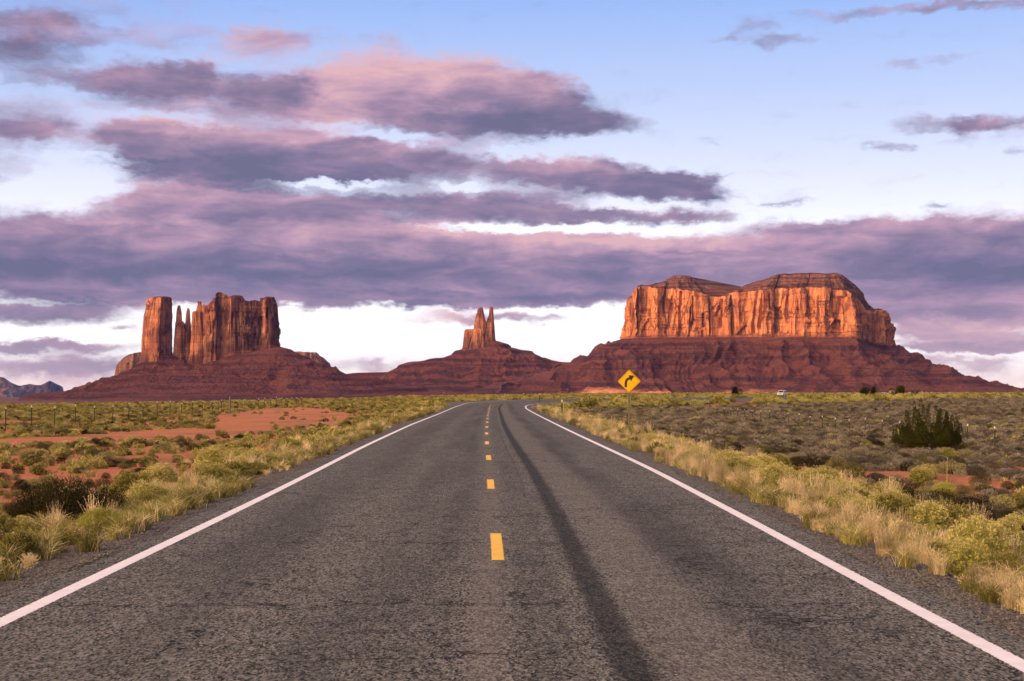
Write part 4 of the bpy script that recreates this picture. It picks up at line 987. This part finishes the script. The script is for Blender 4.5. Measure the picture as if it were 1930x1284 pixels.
# pixels covered decide the cut of near detail; noise fields make clumps and gaps
for (y0, y1, dn, sc) in ((3, 40, 4.8, .82), (40, 90, 4.2, .82), (90, 180, 2.4, .92), (180, 420, .75, 1.35), (420, 900, .17, 2.2), (900, 1350, .05, 3.6)):
    x, y, z, e = cand(y0, y1, dn, .40 if y0 < 100 else .37)
    ae = np.abs(e); rt = e > 0
    clr = clear_mask(x, y)
    n1 = fbm(x * .16 + 3, y * .16 + 8, 4); n2 = fbm(x * .05 + 30, y * .05 + 8, 4); u = rng.random(len(x)); uu = rng.random(len(x))
    edge = ae > .55 + .9 * fbm(x * .7, y * .5, 2) - .35
    vl = sstep(3.3, 1.9, ae - 1.6 * (n1 - .5)) * (~rt) ; vr = sstep(6.4, 3.9, ae - 3.0 * (n1 - .5)) * rt
    verge = np.maximum(vl, vr)
    mound = sstep(.40, .52, fbm(x * .75 + 70, y * .42 + 8, 3))
    size = sc * (.60 + .60 * rng.random(len(x)) ** 1.8)
    # rabbitbrush: thick in the verges, scattered in the left field, few on the right
    far = sstep(80, 260, y)
    pr = np.where(verge > .05, (.62 * verge + .05) * (.16 + .84 * mound), np.where(rt, .035 + .08 * sstep(.52, .64, n2) + .42 * far * sstep(.13, .04, x / np.maximum(y, 1)) * sstep(.40, .55, n1) + .8 * rt * (y > 230) * sstep(9, 5, ae), .05 + .10 * sstep(.42, .6, n1) + .2 * far))
    is_rab = (u < pr) & (ae > .95) & edge & ~clr
    size_r = size * np.where(verge > .3, .95 + .12 * sstep(1, 4, ae) - .18 * rt * sstep(2.5, 5, ae), np.where(rt, .85, .62)) * np.clip(.5 + ae * .28, .5, 1)
    size_r = size_r * np.where(rt & (y > 230) & (ae < 9), 1.9, 1.0)
    put('rab', x, y, z, size_r, is_rab)
    left = (~is_rab) & edge & ~clr
    ps = np.where(rt, sstep(4.5, 11, ae) * .86 * sstep(.26, .42, n1 + .12 * far), .0)
    is_s = left & (uu < ps); put('sage', x, y, z, size * (1.08), is_s)
    left &= ~is_s
    gap = sstep(.36, .56, n1 + .10 * far)
    pg_ = np.where(rt, .10 * sstep(3, 8, ae), sstep(2.5, 6, ae) * (.10 + .26 * gap) * (.8 + 1.0 * sstep(62, 100, y)))
    is_g = left & (rng.random(len(x)) < pg_); put('sageg', x, y, z, size * np.where(rt, .9, .54) * (.5 + .9 * rng.random(len(x))), is_g)
    left &= ~is_g
    is_d = left & (rng.random(len(x)) < np.where(rt, .20, .13 * gap + .03) * sstep(2, 6, ae)); put('dark', x, y, z, size * np.where(rt, .9, .55), is_d)
# grasses
for (y0, y1, dn, sc) in ((3, 30, 26, 1.0), (30, 70, 9, 1.15), (70, 170, 2.6, 1.5)):
    x, y, z, e = cand(y0, y1, dn, .40); ae = np.abs(e); rt = e > 0
    n1 = fbm(x * .5 + 60, y * .35 + 8, 3); clr = clear_mask(x, y)
    rim = .16 + .55 * fbm(x * .9 + 5, y * .6, 3) 
    p = np.where(rt, sstep(5.5, 1.2, ae) * (.34 + .95 * sstep(.42, .56, n1)), sstep(4.5, .8, ae) * (.10 + .42 * sstep(.5, .66, n1))) * (ae > rim)
    k = rng.random(len(x)) < p * .62 * np.where(rt, sstep(.44, .60, n1) + .06, 1)
    put('grass', x, y, z, sc * (.42 + .50 * rng.random(len(x))) * np.where(rt, .95, .80) * np.clip(.45 + ae * .6, .4, 1.1), k)
    p2 = np.where(rt, .26, .36) * (.4 + .9 * sstep(.38, .55, fbm(x * .9 + 12, y * .5 + 30, 3))) * sstep(3.2, .6, ae) * (ae > rim * .8) + .02 * (ae > 3) * ~clr
    k2 = (~k) & (rng.random(len(x)) < p2); put('green', x, y, z, sc * (.7 + .7 * rng.random(len(x))), k2)
# gravel and loose stones along both edges of the pavement
for (y0, y1, dn) in ((3, 18, 520), (18, 45, 150)):
    x = np.concatenate([rng.uniform(-6.0, -4.0, int((y1 - y0) * 2 * dn)), rng.uniform(3.7, 5.7, int((y1 - y0) * 2 * dn))])
    y = rng.uniform(y0, y1, len(x)); z, e = gz(x, y, True); ae = np.abs(e)
    k = (ae > -.02) & (rng.random(len(x)) < sstep(1.3, .1, ae)) & (ae > .001)
    put('pebble', x, y, z + .004, .006 + .018 * rng.random(len(x)) ** 3.5, k)
rows = {k: np.vstack(v) for k, v in PL.items()}

# plants the photograph singles out are built further down: keep their places free
SINGLE = [(12.8, 46.4, 1.0), (14.9, 53.6, 1.1), (20.4, 70.0, 1.0), (12.55, 43.0, .8), (20.8, 84.5, 1.0), (-6.7, 24.8, 1.5), (-6.2, 22.6, 1.4), (-7.7, 25.4, 1.0), (22.0, 79.0, 2.6), (18.3, 77.0, 1.5), (9.75, 48.5, .9), (9.4, 41.0, .9), (11.0, 37.2, .7), (6.5, 74.0, .35)]
for k in ('rab', 'sage', 'sageg', 'dark'):
    r = rows[k]; m_ = np.ones(len(r), bool)
    for (a, b, c) in SINGLE: m_ &= np.hypot(r[:, 0] - a, r[:, 1] - b) > c
    rows[k] = r[m_]

stuff_col = bpy.data.collections.new('plant_sources')     # never linked to the scene: only its copies show
def src(mesh):
    o = bpy.data.objects.new(mesh.name, mesh); return o
def stuff(name, pts, meshes, label, cat, flat=1.0):
    cc = bpy.data.collections.new(name + '_sources')
    for i, m_ in enumerate(meshes): 
        o = bpy.data.objects.new('%s_%02d' % (name, i), m_); cc.objects.link(o)
    n = len(pts)
    me = bpy.data.meshes.new(name); me.vertices.add(n); me.vertices.foreach_set('co', pts[:, :3].astype(np.float32).ravel())
    for a, v in (('rz', rng.random(n) * 6.283), ('sc', pts[:, 3])):
        me.attributes.new(a, 'FLOAT', 'POINT').data.foreach_set('value', v.astype(np.float32))
    me.attributes.new('pick', 'INT', 'POINT').data.foreach_set('value', rng.integers(0, len(meshes), n).astype(np.int32))
    o = mobj(name, me); tag(o, label, cat, kind='stuff')
    ng = bpy.data.node_groups.new(name, 'GeometryNodeTree')
    ng.interface.new_socket('Geometry', in_out='INPUT', socket_type='NodeSocketGeometry')
    ng.interface.new_socket('Geometry', in_out='OUTPUT', socket_type='NodeSocketGeometry')
    N = ng.nodes; Lk = ng.links
    gi = N.new('NodeGroupInput'); go = N.new('NodeGroupOutput')
    ci = N.new('GeometryNodeCollectionInfo'); ci.inputs['Collection'].default_value = cc; ci.inputs['Separate Children'].default_value = True; ci.inputs['Reset Children'].default_value = True
    ip = N.new('GeometryNodeInstanceOnPoints'); ip.inputs['Pick Instance'].default_value = True
    def at(nm, ty):
        a = N.new('GeometryNodeInputNamedAttribute'); a.data_type = ty; a.inputs['Name'].default_value = nm; return a.outputs['Attribute']
    cx = N.new('ShaderNodeCombineXYZ'); Lk.new(at('rz', 'FLOAT'), cx.inputs[2])
    e2r = N.new('FunctionNodeEulerToRotation'); Lk.new(cx.outputs[0], e2r.inputs[0])
    cs = N.new('ShaderNodeCombineXYZ'); sc_ = at('sc', 'FLOAT')
    for i in range(3): Lk.new(sc_, cs.inputs[i])
    Lk.new(gi.outputs[0], ip.inputs['Points']); Lk.new(ci.outputs[0], ip.inputs['Instance']); Lk.new(at('pick', 'INT'), ip.inputs['Instance Index'])
    Lk.new(e2r.outputs[0], ip.inputs['Rotation']); Lk.new(cs.outputs[0], ip.inputs['Scale']); Lk.new(ip.outputs[0], go.inputs[0])
    md = o.modifiers.new('scatter', 'NODES'); md.node_group = ng
    return o
def individuals(name, pts, meshes, labf, cat, groupf):
    for i, p in enumerate(pts):
        o = bpy.data.objects.new(name, meshes[i % len(meshes)]); SC.collection.objects.link(o)
        o.location = p[:3]; o.scale = (p[3] * (.9 + .25 * random.random()), p[3] * (.9 + .25 * random.random()), p[3]); o.rotation_euler = (0, 0, random.random() * 6.28)
        tag(o, labf(p), cat, groupf(p))
def split(rows_, n):          # the n that show largest, and the rest
    x, y, s = rows_[:, 0], rows_[:, 1], rows_[:, 3]
    score = np.where(fovcull(x, y), s / np.maximum(y, 3), 0)
    o = np.argsort(-score); return rows_[o[:n]], rows_[o[n:]]
def nearfar(r, d=75): return r[r[:, 1] < d], r[r[:, 1] >= d]
side = lambda p: 'left' if p[0] < 0 else 'right'
for key, name, meshes, fm, lab, cat in (
    ('rab', 'rabbitbrush', P_rab, F_rab, 'yellow-flowered green mound of rabbitbrush on the %s side of the road', 'shrub'),
    ('sage', 'sagebrush', P_sage, F_sage, 'low grey-brown sagebrush mound in the dense scrub on the %s side of the road', 'shrub'),
    ('sageg', 'desert_bush', P_sageg, F_sageg, 'rounded olive green desert bush on the red soil on the %s side of the road', 'bush'),
    ('dark', 'blackbrush', P_dark, F_dark, 'small dark brown-green bush among paler scrub on the %s side of the road', 'bush')):
    near, rest_ = split(rows[key], 300)
    individuals(name, near, meshes, lambda p: lab % side(p), cat, lambda p: '%s on the %s side' % (name.replace('_', ' '), side(p)))
    a, b = nearfar(rest_)
    # the ones past the 300 largest: one object for the whole kind
    allp = np.vstack([a, b]); 
    stuff('distant_' + name, allp, fm, 'far field of small %s spreading to the foot of the buttes' % name.replace('_', ' '), 'scrub')
stuff('dry_grass', rows['grass'], P_grass, 'tan dry grass tufts standing along the road verge', 'grass')
stuff('green_grass', rows['green'], P_green, 'short green-brown grass tufts along the gravel edge', 'grass')
stuff('gravel', rows['pebble'], P_rock, 'grey loose gravel along the edge of the pavement', 'gravel')
print('PLANTS', {k: len(v) for k, v in rows.items()})

# ------------------------------------------------------------------ single plants
def sgl(name, mesh, x, y, s, label, cat, h=1.0, sy=1.0):
    o = mobj(name, mesh, None, (x, y, float(gz(np.array([x]), np.array([y]))[0]) - .03)); o.scale = (s, s * sy, s * h); tag(o, label, cat); return o
def clumped_bush(parts, mat='dark'):
    pm = PM()
    for (dx, dy, R_, H, n) in parts:
        d = dome_dirs(n, -.05); lb = lobes(d, 15, .5) * (.86 + .24 * rng.random(n)); rr = (.35 + .65 * rng.random(n) ** .5) * lb
        c = d * np.array([R_, R_, H]) * rr[:, None] + np.array([dx, dy, 0]); c[:, 2] = np.maximum(c[:, 2], .02)
        pm.add(leafquads(c, .026 * (.6 + .8 * rng.random(n)), .25), 0)
        tw = 260; d2 = dome_dirs(tw, .1); tip = d2 * np.array([R_, R_, H]) * (lobes(d2, 15, .4) * (.9 + .28 * rng.random(tw)))[:, None] + np.array([dx, dy, 0])
        pm.add(quads_from_segments(np.column_stack([dx + (tip[:, 0] - dx) * .1, dy + (tip[:, 1] - dy) * .1, np.zeros(tw)]), tip, np.full(tw, .010), np.full(tw, .003)), 1)
    return pm.mesh('clumped_bush', [M[mat], M['twig']])
big_dark = clumped_bush([(0, 0, .50, .70, 8000), (-.42, .1, .40, .52, 5000), (.40, .12, .42, .56, 5000), (.05, -.3, .36, .40, 3000)])
big_dark.name = 'large_blackbrush'
sgl('blackbrush', big_dark, -6.65, 24.6, 1.22, 'big dark brown-green bush, largest at the left edge, behind the yellow verge', 'bush', .88, 1.2)
o = sgl('blackbrush', big_dark, -7.55, 25.6, .72, 'low dark bush touching the left end of the big dark bush', 'bush', .75); o.rotation_euler.z = 2
o = sgl('blackbrush', big_dark, 20.4, 83.5, 1.1, 'dark low bush just left of the foot of the large juniper', 'bush', .75); o.rotation_euler.z = 4
def puffy(R_, H): 
    return rabbitbrush(R_, H, 520, 8, 6, .9)
sgl('rabbitbrush', puffy(.52, .52), 14.9, 53.6, 1.0, 'round lone yellow-green bush on the red soil, upper one of the two near the juniper', 'shrub')
sgl('rabbitbrush', puffy(.46, .55), 12.8, 46.4, 1.0, 'round lone yellow-green bush on the red soil, lower one of the two below the juniper', 'shrub')
sgl('rabbitbrush', puffy(.70, .55), 20.9, 71.5, 1.0, 'yellow-green bush in front of the right foot of the juniper', 'shrub')
def juniper_mesh(w=1.56, h=2.55, nl=95, per=380, sz=.055):
    pm = PM(); 
    a = rng.random(nl) * 6.283; r = np.sqrt(rng.random(nl)) * 1.02
    bx = np.cos(a) * r * w; by = np.sin(a) * r * w
    top = h * (1 - .50 * r ** 2) * (.52 + .54 * rng.random(nl)); lo0 = .10 + .35 * r ** 3
    for i in range(nl):
        t = rng.random(per) ** .8; rad = .26 * (1 - t) ** .65 * (.7 + .6 * rng.random()) + .025
        an = rng.random(per) * 6.283; rr = rad * (.55 + .45 * rng.random(per) ** .5)
        lean = .12
        c = np.column_stack([bx[i] * (1 + lean * t) + np.cos(an) * rr, by[i] * (1 + lean * t) + np.sin(an) * rr, lo0[i] + np.maximum(top[i] - lo0[i], .3) * t])
        pm.add(leafquads(c, sz * (.7 + .7 * rng.random(per)), .9), 0)
    return pm.mesh('juniper_crown', [M['juniper']])
def trunk_mesh(h=1.2):
    mbx = MB()
    for k in range(5):
        a = k * 1.3 + random.random(); p0 = Vector((.08 * math.cos(a), .08 * math.sin(a), -.1)); p1 = Vector((.35 * math.cos(a), .35 * math.sin(a), h * .5)); p2 = Vector((.62 * math.cos(a + .3), .62 * math.sin(a + .3), h))
        mbx.tube(p0, p1, .07, .05); mbx.tube(p1, p2, .05, .02)
    o = mbx.build('trunk', M['bark']); me = o.data; bpy.data.objects.remove(o); return me
JC = juniper_mesh(); JT = trunk_mesh()
def round_tree(w=1.6, h=2.0, n=2600):
    pm = PM(); k = 9; cc = np.column_stack([rng.normal(size=k) * w * .38, rng.normal(size=k) * w * .3, h * (.30 + .36 * rng.random(k))]); rr = .42 * w * (.7 + .6 * rng.random(k))
    i = rng.integers(0, k, n); dd = rng.normal(size=(n, 3)); dd /= np.linalg.norm(dd, axis=1)[:, None]
    c = cc[i] + dd * (rr[i] * (.45 + .55 * rng.random(n) ** .5))[:, None]; c[:, 2] = np.clip(c[:, 2], .05, None)
    pm.add(leafquads(c, .16 * (.7 + .6 * rng.random(n)), .2), 0); return pm.mesh('tree_crown', [M['juniper']])
JF = round_tree()
def tree(name, x, y, sx_, sz_, label, cat='tree', mesh=None, rot=0.0, grp=None):
    z = float(gz(np.array([x]), np.array([y]))[0])
    r = empty(name, (x, y, z - .05), rot); r.scale = (sx_, sx_, sz_); tag(r, label, cat, grp)
    for nm, me in (('crown', mesh or JC), ('trunk', JT)):
        o = bpy.data.objects.new(nm, me); SC.collection.objects.link(o); o.parent = r
    return r
tree('juniper', 22.2, 79.5, 1.0, 1.06, 'large dark green juniper with many pointed tips, alone in the right-hand scrub', 'tree')
tree('juniper', 76.5, 490.0, .95, 1.8, 'small black-green tree at the skyline, first right of the road sign', 'tree', JF, .4)
tree('juniper', 119.5, 500.0, 1.25, 1.75, 'grey-green round tree at the skyline, left one of the pair right of the white vehicle', 'tree', JF, 1.4)
tree('juniper', 124.5, 508.0, .75, 1.85, 'small dark tree at the skyline, right one of the pair right of the white vehicle', 'tree', JF, 2.2)
tree('juniper', 134.0, 510.0, 1.45, 2.1, 'broad dark tree at the skyline above the big juniper, beside a tan shed', 'tree', JF, 3.1)
# tall seed stalks of a yucca on the red soil
def yucca(x, y):
    z = float(gz(np.array([x]), np.array([y]))[0]); r = empty('yucca', (x, y, z)); tag(r, 'spiky pale yucca with one upright stalk on the red soil of the right field', 'plant')
    pm = PM(); n = 90; d = dome_dirs(n, .15); pm.add(quads_from_segments(np.zeros((n, 3)), d * .45, np.full(n, .018), np.full(n, .004)), 0)
    o = mobj('leaves', pm.mesh('leaves', [M['sage_green']]), r)
    MB().tube((0, 0, 0), (.03, 0, .95), .012, .006, 5).build('stalk', M['grass'], r)
yucca(12.55, 43.0)

# ------------------------------------------------------------------ road sign
def road_sign(x, y):
    z = float(gz(np.array([x]), np.array([y]))[0])
    r = empty('road_sign', (x, y, z)); tag(r, 'yellow diamond sign with black right-bending arrow on a tan post, right of the road', 'road sign')
    zc = 2.28 - z
    MB().box((0, .055, (zc - .42) / 2 - .15), (.095, .095, zc - .42 + .3)).box((0, .055, zc - .1), (.095, .095, .75)).build('post', M['sign_post'], r, .006)
    def dia(h, rnd, n=5):
        P_ = []
        for k in range(4):
            a = math.pi / 2 * k; ctr = ((h - rnd * 1.414) * math.cos(a), (h - rnd * 1.414) * math.sin(a))
            for j in range(n): 
                b = a - math.pi / 4 + (math.pi / 2) * j / (n - 1); P_.append((ctr[0] + rnd * math.cos(b), ctr[1] + rnd * math.sin(b) ))
        return [(p[0], zc + p[1]) for p in P_]
    MB().prism([(p[0] + .028, p[1] + .022) for p in dia(.565, .03)], -.002, .006).build('backing_board', M['sign_back'], r)
    pn_ = MB().prism(dia(.545, .04), -.012, -.004).build('sign_panel', M['sign_yellow'], r)
    def a2(x_, y_): return ((x_ - 607) * .00274, zc + (358 - y_) * .00274)
    stem = [a2(*p) for p in [(529,460),(530,395),(533,365),(541,340),(556,317),(577,299),(601,288),(618,282),(635,318),(618,325),(600,336),(586,349),(577,364),(573,385),(572,460)]]
    st_ = MB().prism(stem, -.0155, -.0125).build('arrow_stem', M['sign_black'], r)
    MB().prism([a2(*p) for p in [(594,249),(700,262),(640,357)]], -.0165, -.0127).build('arrow_head', M['sign_black'], r)
    # thin black border line, four bars
    for k in range(4):
        a = math.pi / 4 + math.pi / 2 * k; c = Vector((math.cos(a) * .347, -.0135, zc + math.sin(a) * .347))
        m_ = MB(); L2 = .335; w2 = .006
        t = Vector((-math.sin(a), 0, math.cos(a))); nn = Vector((math.cos(a), 0, math.sin(a)))
        q4 = [c + t * L2 + nn * w2, c - t * L2 + nn * w2, c - t * L2 - nn * w2, c + t * L2 - nn * w2]
        MB().prism([(p.x, p.z) for p in q4], -.0155, -.0125).build('border_line', M['sign_back'], r)
    for dz in (.30, -.30):
        MB().tube((0, -.022, zc + dz), (0, -.010, zc + dz), .014).build('bolt', M['white_tip'], r)
    r.rotation_euler.z = R(-2)
road_sign(6.53, 74.0)

# ------------------------------------------------------------------ roadside delineators
def delineator(x, y, h, label, wdt=.09, dark=True, tip=.20):
    z = float(gz(np.array([x]), np.array([y]))[0]); r = empty('delineator_post', (x, y, z)); tag(r, label, 'marker post')
    MB().box((0, 0, (h - tip) / 2 - .1), (wdt, .03, h - tip + .2)).box((0, .012, (h - tip) / 2), (wdt * .4, .03, h - tip)).build('post', M['steel' if dark else 'sign_post'], r, .004)
    MB().box((0, -.003, h - tip / 2), (wdt * 1.35, .024, tip)).build('reflector', M['white_tip'], r, .004)
    return r
delineator(5.75, 127.0, 1.42, 'dark marker post with a white top, nearest the bend on the right verge', .10)
delineator(8.1, 262.0, 1.5, 'marker post with a white top inside the bend, farther along the road', .13)
delineator(8.3, 400.0, 1.5, 'thin pale marker post beyond the bend, right of the road line', .10, False, .06)
delineator(-9.1, 300.0, 1.6, 'thin pale marker post left of the road where it starts to bend', .11, False, .06)

# ------------------------------------------------------------------ fences: steel posts with white tips and wire strands
def fence(pts, label, name='wire_fence', tip=.12, tall=None, wood=None):
    base = pts[0]; z0 = gz(np.array([p[0] for p in pts], float), np.array([p[1] for p in pts], float))
    r = empty(name, (base[0], base[1], float(z0[0]))); tag(r, label, 'fence')
    O = Vector((base[0], base[1], float(z0[0]))); tops = []
    proto = None
    for i, (p, z) in enumerate(zip(pts, z0)):
        h = 1.24 + .06 * math.sin(i * 2.3); lean = .03 * math.sin(i * 1.7)
        loc = Vector((p[0], p[1], float(z))) - O
        if wood == i:
            o = MB().tube((0, 0, -.2), (.03, 0, 1.55), .10, .085, 10).build('wooden_post', M['wood'], r); o.location = loc; h = 1.24
            o['label'] = 'thick weathered wooden fence post'
        elif proto is None:
            pm_ = MB().box((0, 0, .45), (.048, .012, 1.3)).box((0, .02, .45), (.012, .04, 1.3)); post = pm_.build('post', M['steel'], r)
            tp = MB().box((0, -.001, 1.10 + tip / 2), (.056, .020, tip)).box((0, .02, 1.10 + tip / 2), (.018, .045, tip)).build('white_tip', M['white_tip'], post)
            proto = (post, tp); post.location = loc; post.rotation_euler = (lean, lean, 0)
        else:
            o = proto[0].copy(); SC.collection.objects.link(o); o.parent = r; o.location = loc; o.rotation_euler = (lean, -lean, i * .3); o.scale = (1, 1, h / 1.24)
            t = proto[1].copy(); SC.collection.objects.link(t); t.parent = o
        tops.append(loc)
    for k, hh in enumerate((.35, .62, .88, 1.08)):
        m_ = MB()
        for a, b in zip(tops[:-1], tops[1:]):
            m1 = (a + b) / 2 - Vector((0, 0, .02)); up = Vector((0, -.01, hh))
            m_.tube(a + up, m1 + up, .0022, n=4, caps=False); m_.tube(m1 + up, b + up, .0022, n=4, caps=False)
        m_.build('wire', M['wire'], r)
fence([(-25.5 + .02 * i, 68.6 + 4.55 * i) for i in range(31)], 'wire fence of dark steel posts with white tips crossing the scrub left of the road', wood=18)
fence([(25.5, 65.0 + 4.6 * i) for i in range(24)], 'wire fence of thin posts with white tips in the grey scrub right of the road')

# ------------------------------------------------------------------ white vehicle on the far road
def vehicle(x, y, z, rz):
    r = empty('parked_vehicle', (x, y, z), rz); tag(r, 'white boxy off-road vehicle on the far road at the skyline, below the big butte', 'car')
    wh = simple('white_car_paint', (.78, .76, .78), .3, var=.03); gl = simple('dark_car_glass', (.02, .022, .03), .1, var=.05); bk = simple('black_rubber', (.02, .02, .02), .8)
    hl = simple('headlight_lens', (.85, .72, .5), .2, var=.03); tn = simple('tan_car_trim', (.25, .20, .13), .6); rim = simple('wheel_rim_metal', (.4, .4, .4), .4, .6)
    # front points along -x
    prof = [(-2.3, .45), (-2.35, .95), (-2.2, 1.12), (-1.05, 1.22), (2.2, 1.22), (2.25, .45)]
    b = MB().prism(prof, -.88, .88); b.build('body', wh, r, .06)
    MB().prism([(-1.05, 1.22), (-.62, 1.90), (-.35, 1.96), (2.12, 1.96), (2.2, 1.22)], -.80, .80).build('cabin', wh, r, .05)
    MB().prism([(-1.075, 1.25), (-.655, 1.86), (-.63, 1.86), (-1.04, 1.25)], -.70, .70).build('windscreen', gl, r)
    for s in (-1, 1):
        MB().prism([(-.82, 1.28), (-.50, 1.84), (.35, 1.84), (.35, 1.28)], s * .795, s * .812).build('side_window', gl, r)
        MB().prism([(.5, 1.28), (.5, 1.84), (1.85, 1.84), (1.9, 1.28)], s * .795, s * .812).build('side_window', gl, r)
        MB().box((-2.34, s * .66, .90), (.07, .26, .24)).build('headlight', hl, r, .02)
        for wx in (-1.45, 1.45):
            w_ = MB().tube((wx, s * .70, .40), (wx, s * .93, .40), .40, n=18).build('wheel', bk, r)
            MB().tube((wx, s * .925, .40), (wx, s * .94, .40), .22, n=14).build('rim', rim, w_)
    MB().box((-2.38, 0, .52), (.12, 1.74, .22)).build('bumper', tn, r, .03)
    MB().box((-2.335, 0, .88), (.05, 1.0, .22)).build('grille', bk, r)
vehicle(86.8, 466.0, .20, R(66))

# ------------------------------------------------------------------ small buildings near the skyline, right
def shed(x, y, w_, d_, h_, label, wall, roofc, rz=.3, z=None, flat=False):
    z = float(gz(np.array([x]), np.array([y]))[0]) if z is None else z
    r = empty('shed', (x, y, z), rz); tag(r, label, 'shed')
    MB().box((0, 0, h_ / 2 - .3), (w_, d_, h_ + .6)).build('wall', wall, r)
    if flat: MB().box((0, 0, h_ + .08), (w_ + .3, d_ + .3, .15)).build('roof', roofc, r)
    else: MB().prism([(-w_ / 2 - .2, h_ + .003), (0, h_ + w_ * .2), (w_ / 2 + .2, h_ + .003)], -d_ / 2 - .2, d_ / 2 + .2).build('roof', roofc, r)
    MB().box((-w_ * .2, -d_ / 2 - .01, 1.0), (.9, .04, 2.0)).build('door', M['bark'], r)
    MB().box((w_ * .22, -d_ / 2 - .01, 1.4), (.9, .04, .8)).build('window', M['wire'], r)
w1 = simple('tan_plaster', (.55, .40, .22), .9); w2 = simple('white_siding', (.75, .73, .74), .7); rf = simple('grey_roofing', (.25, .22, .22), .8); dk = simple('dark_shed_wood', (.035, .03, .02), .9)
YS = 1020.0
zsh = lambda py, Y: CH + (HY - py) / F * Y
shed(xpx(1683, YS), YS, 3.2, 2.6, 2.2, 'small tan shed beside the broad dark tree at the skyline', w1, rf, z=zsh(743.5, YS))
shed(xpx(1667, YS), YS, 3.4, 2.4, 1.3, 'low white trailer left of the tan shed at the skyline', w2, w2, .1, z=zsh(743.8, YS), flat=True)
shed(xpx(1728, 540), 540.0, 2.5, 2.0, 1.0, 'long low dark shelter right of the broad dark tree at the skyline', dk, dk, .0, z=zsh(742.5, 540), flat=True)
shed(xpx(1887, YS), YS, 1.5, 1.6, 1.7, 'tiny white hut alone at the skyline near the right edge', w2, w2, .2, z=zsh(745.5, YS), flat=True)

# ------------------------------------------------------------------ haze
def haze():
    x0, x1, y0, y1, z0, z1 = -17500, 17500, -11500, 27500, -125, 620
    b = MB().box(((x0 + x1) / 2, (y0 + y1) / 2, (z0 + z1) / 2), (x1 - x0, y1 - y0, z1 - z0))
    m_ = bpy.data.materials.new('air_haze'); m_.use_nodes = True; n = NT(m_.node_tree)
    for q_ in list(n.n): n.n.remove(q_)
    out = n.n.new('ShaderNodeOutputMaterial')
    v = n.new('ShaderNodeVolumePrincipled', {'Color': (.22, .38, 1.0, 1), 'Density': 1.3e-5, 'Anisotropy': 0.0})
    n.l.new(v.outputs[0], out.inputs['Volume'])
    o = b.build('haze', m_); tag(o, 'thin bluish air between the camera and the far mesas', 'haze', kind='stuff')
haze()
SC.cycles.volume_bounces = 0
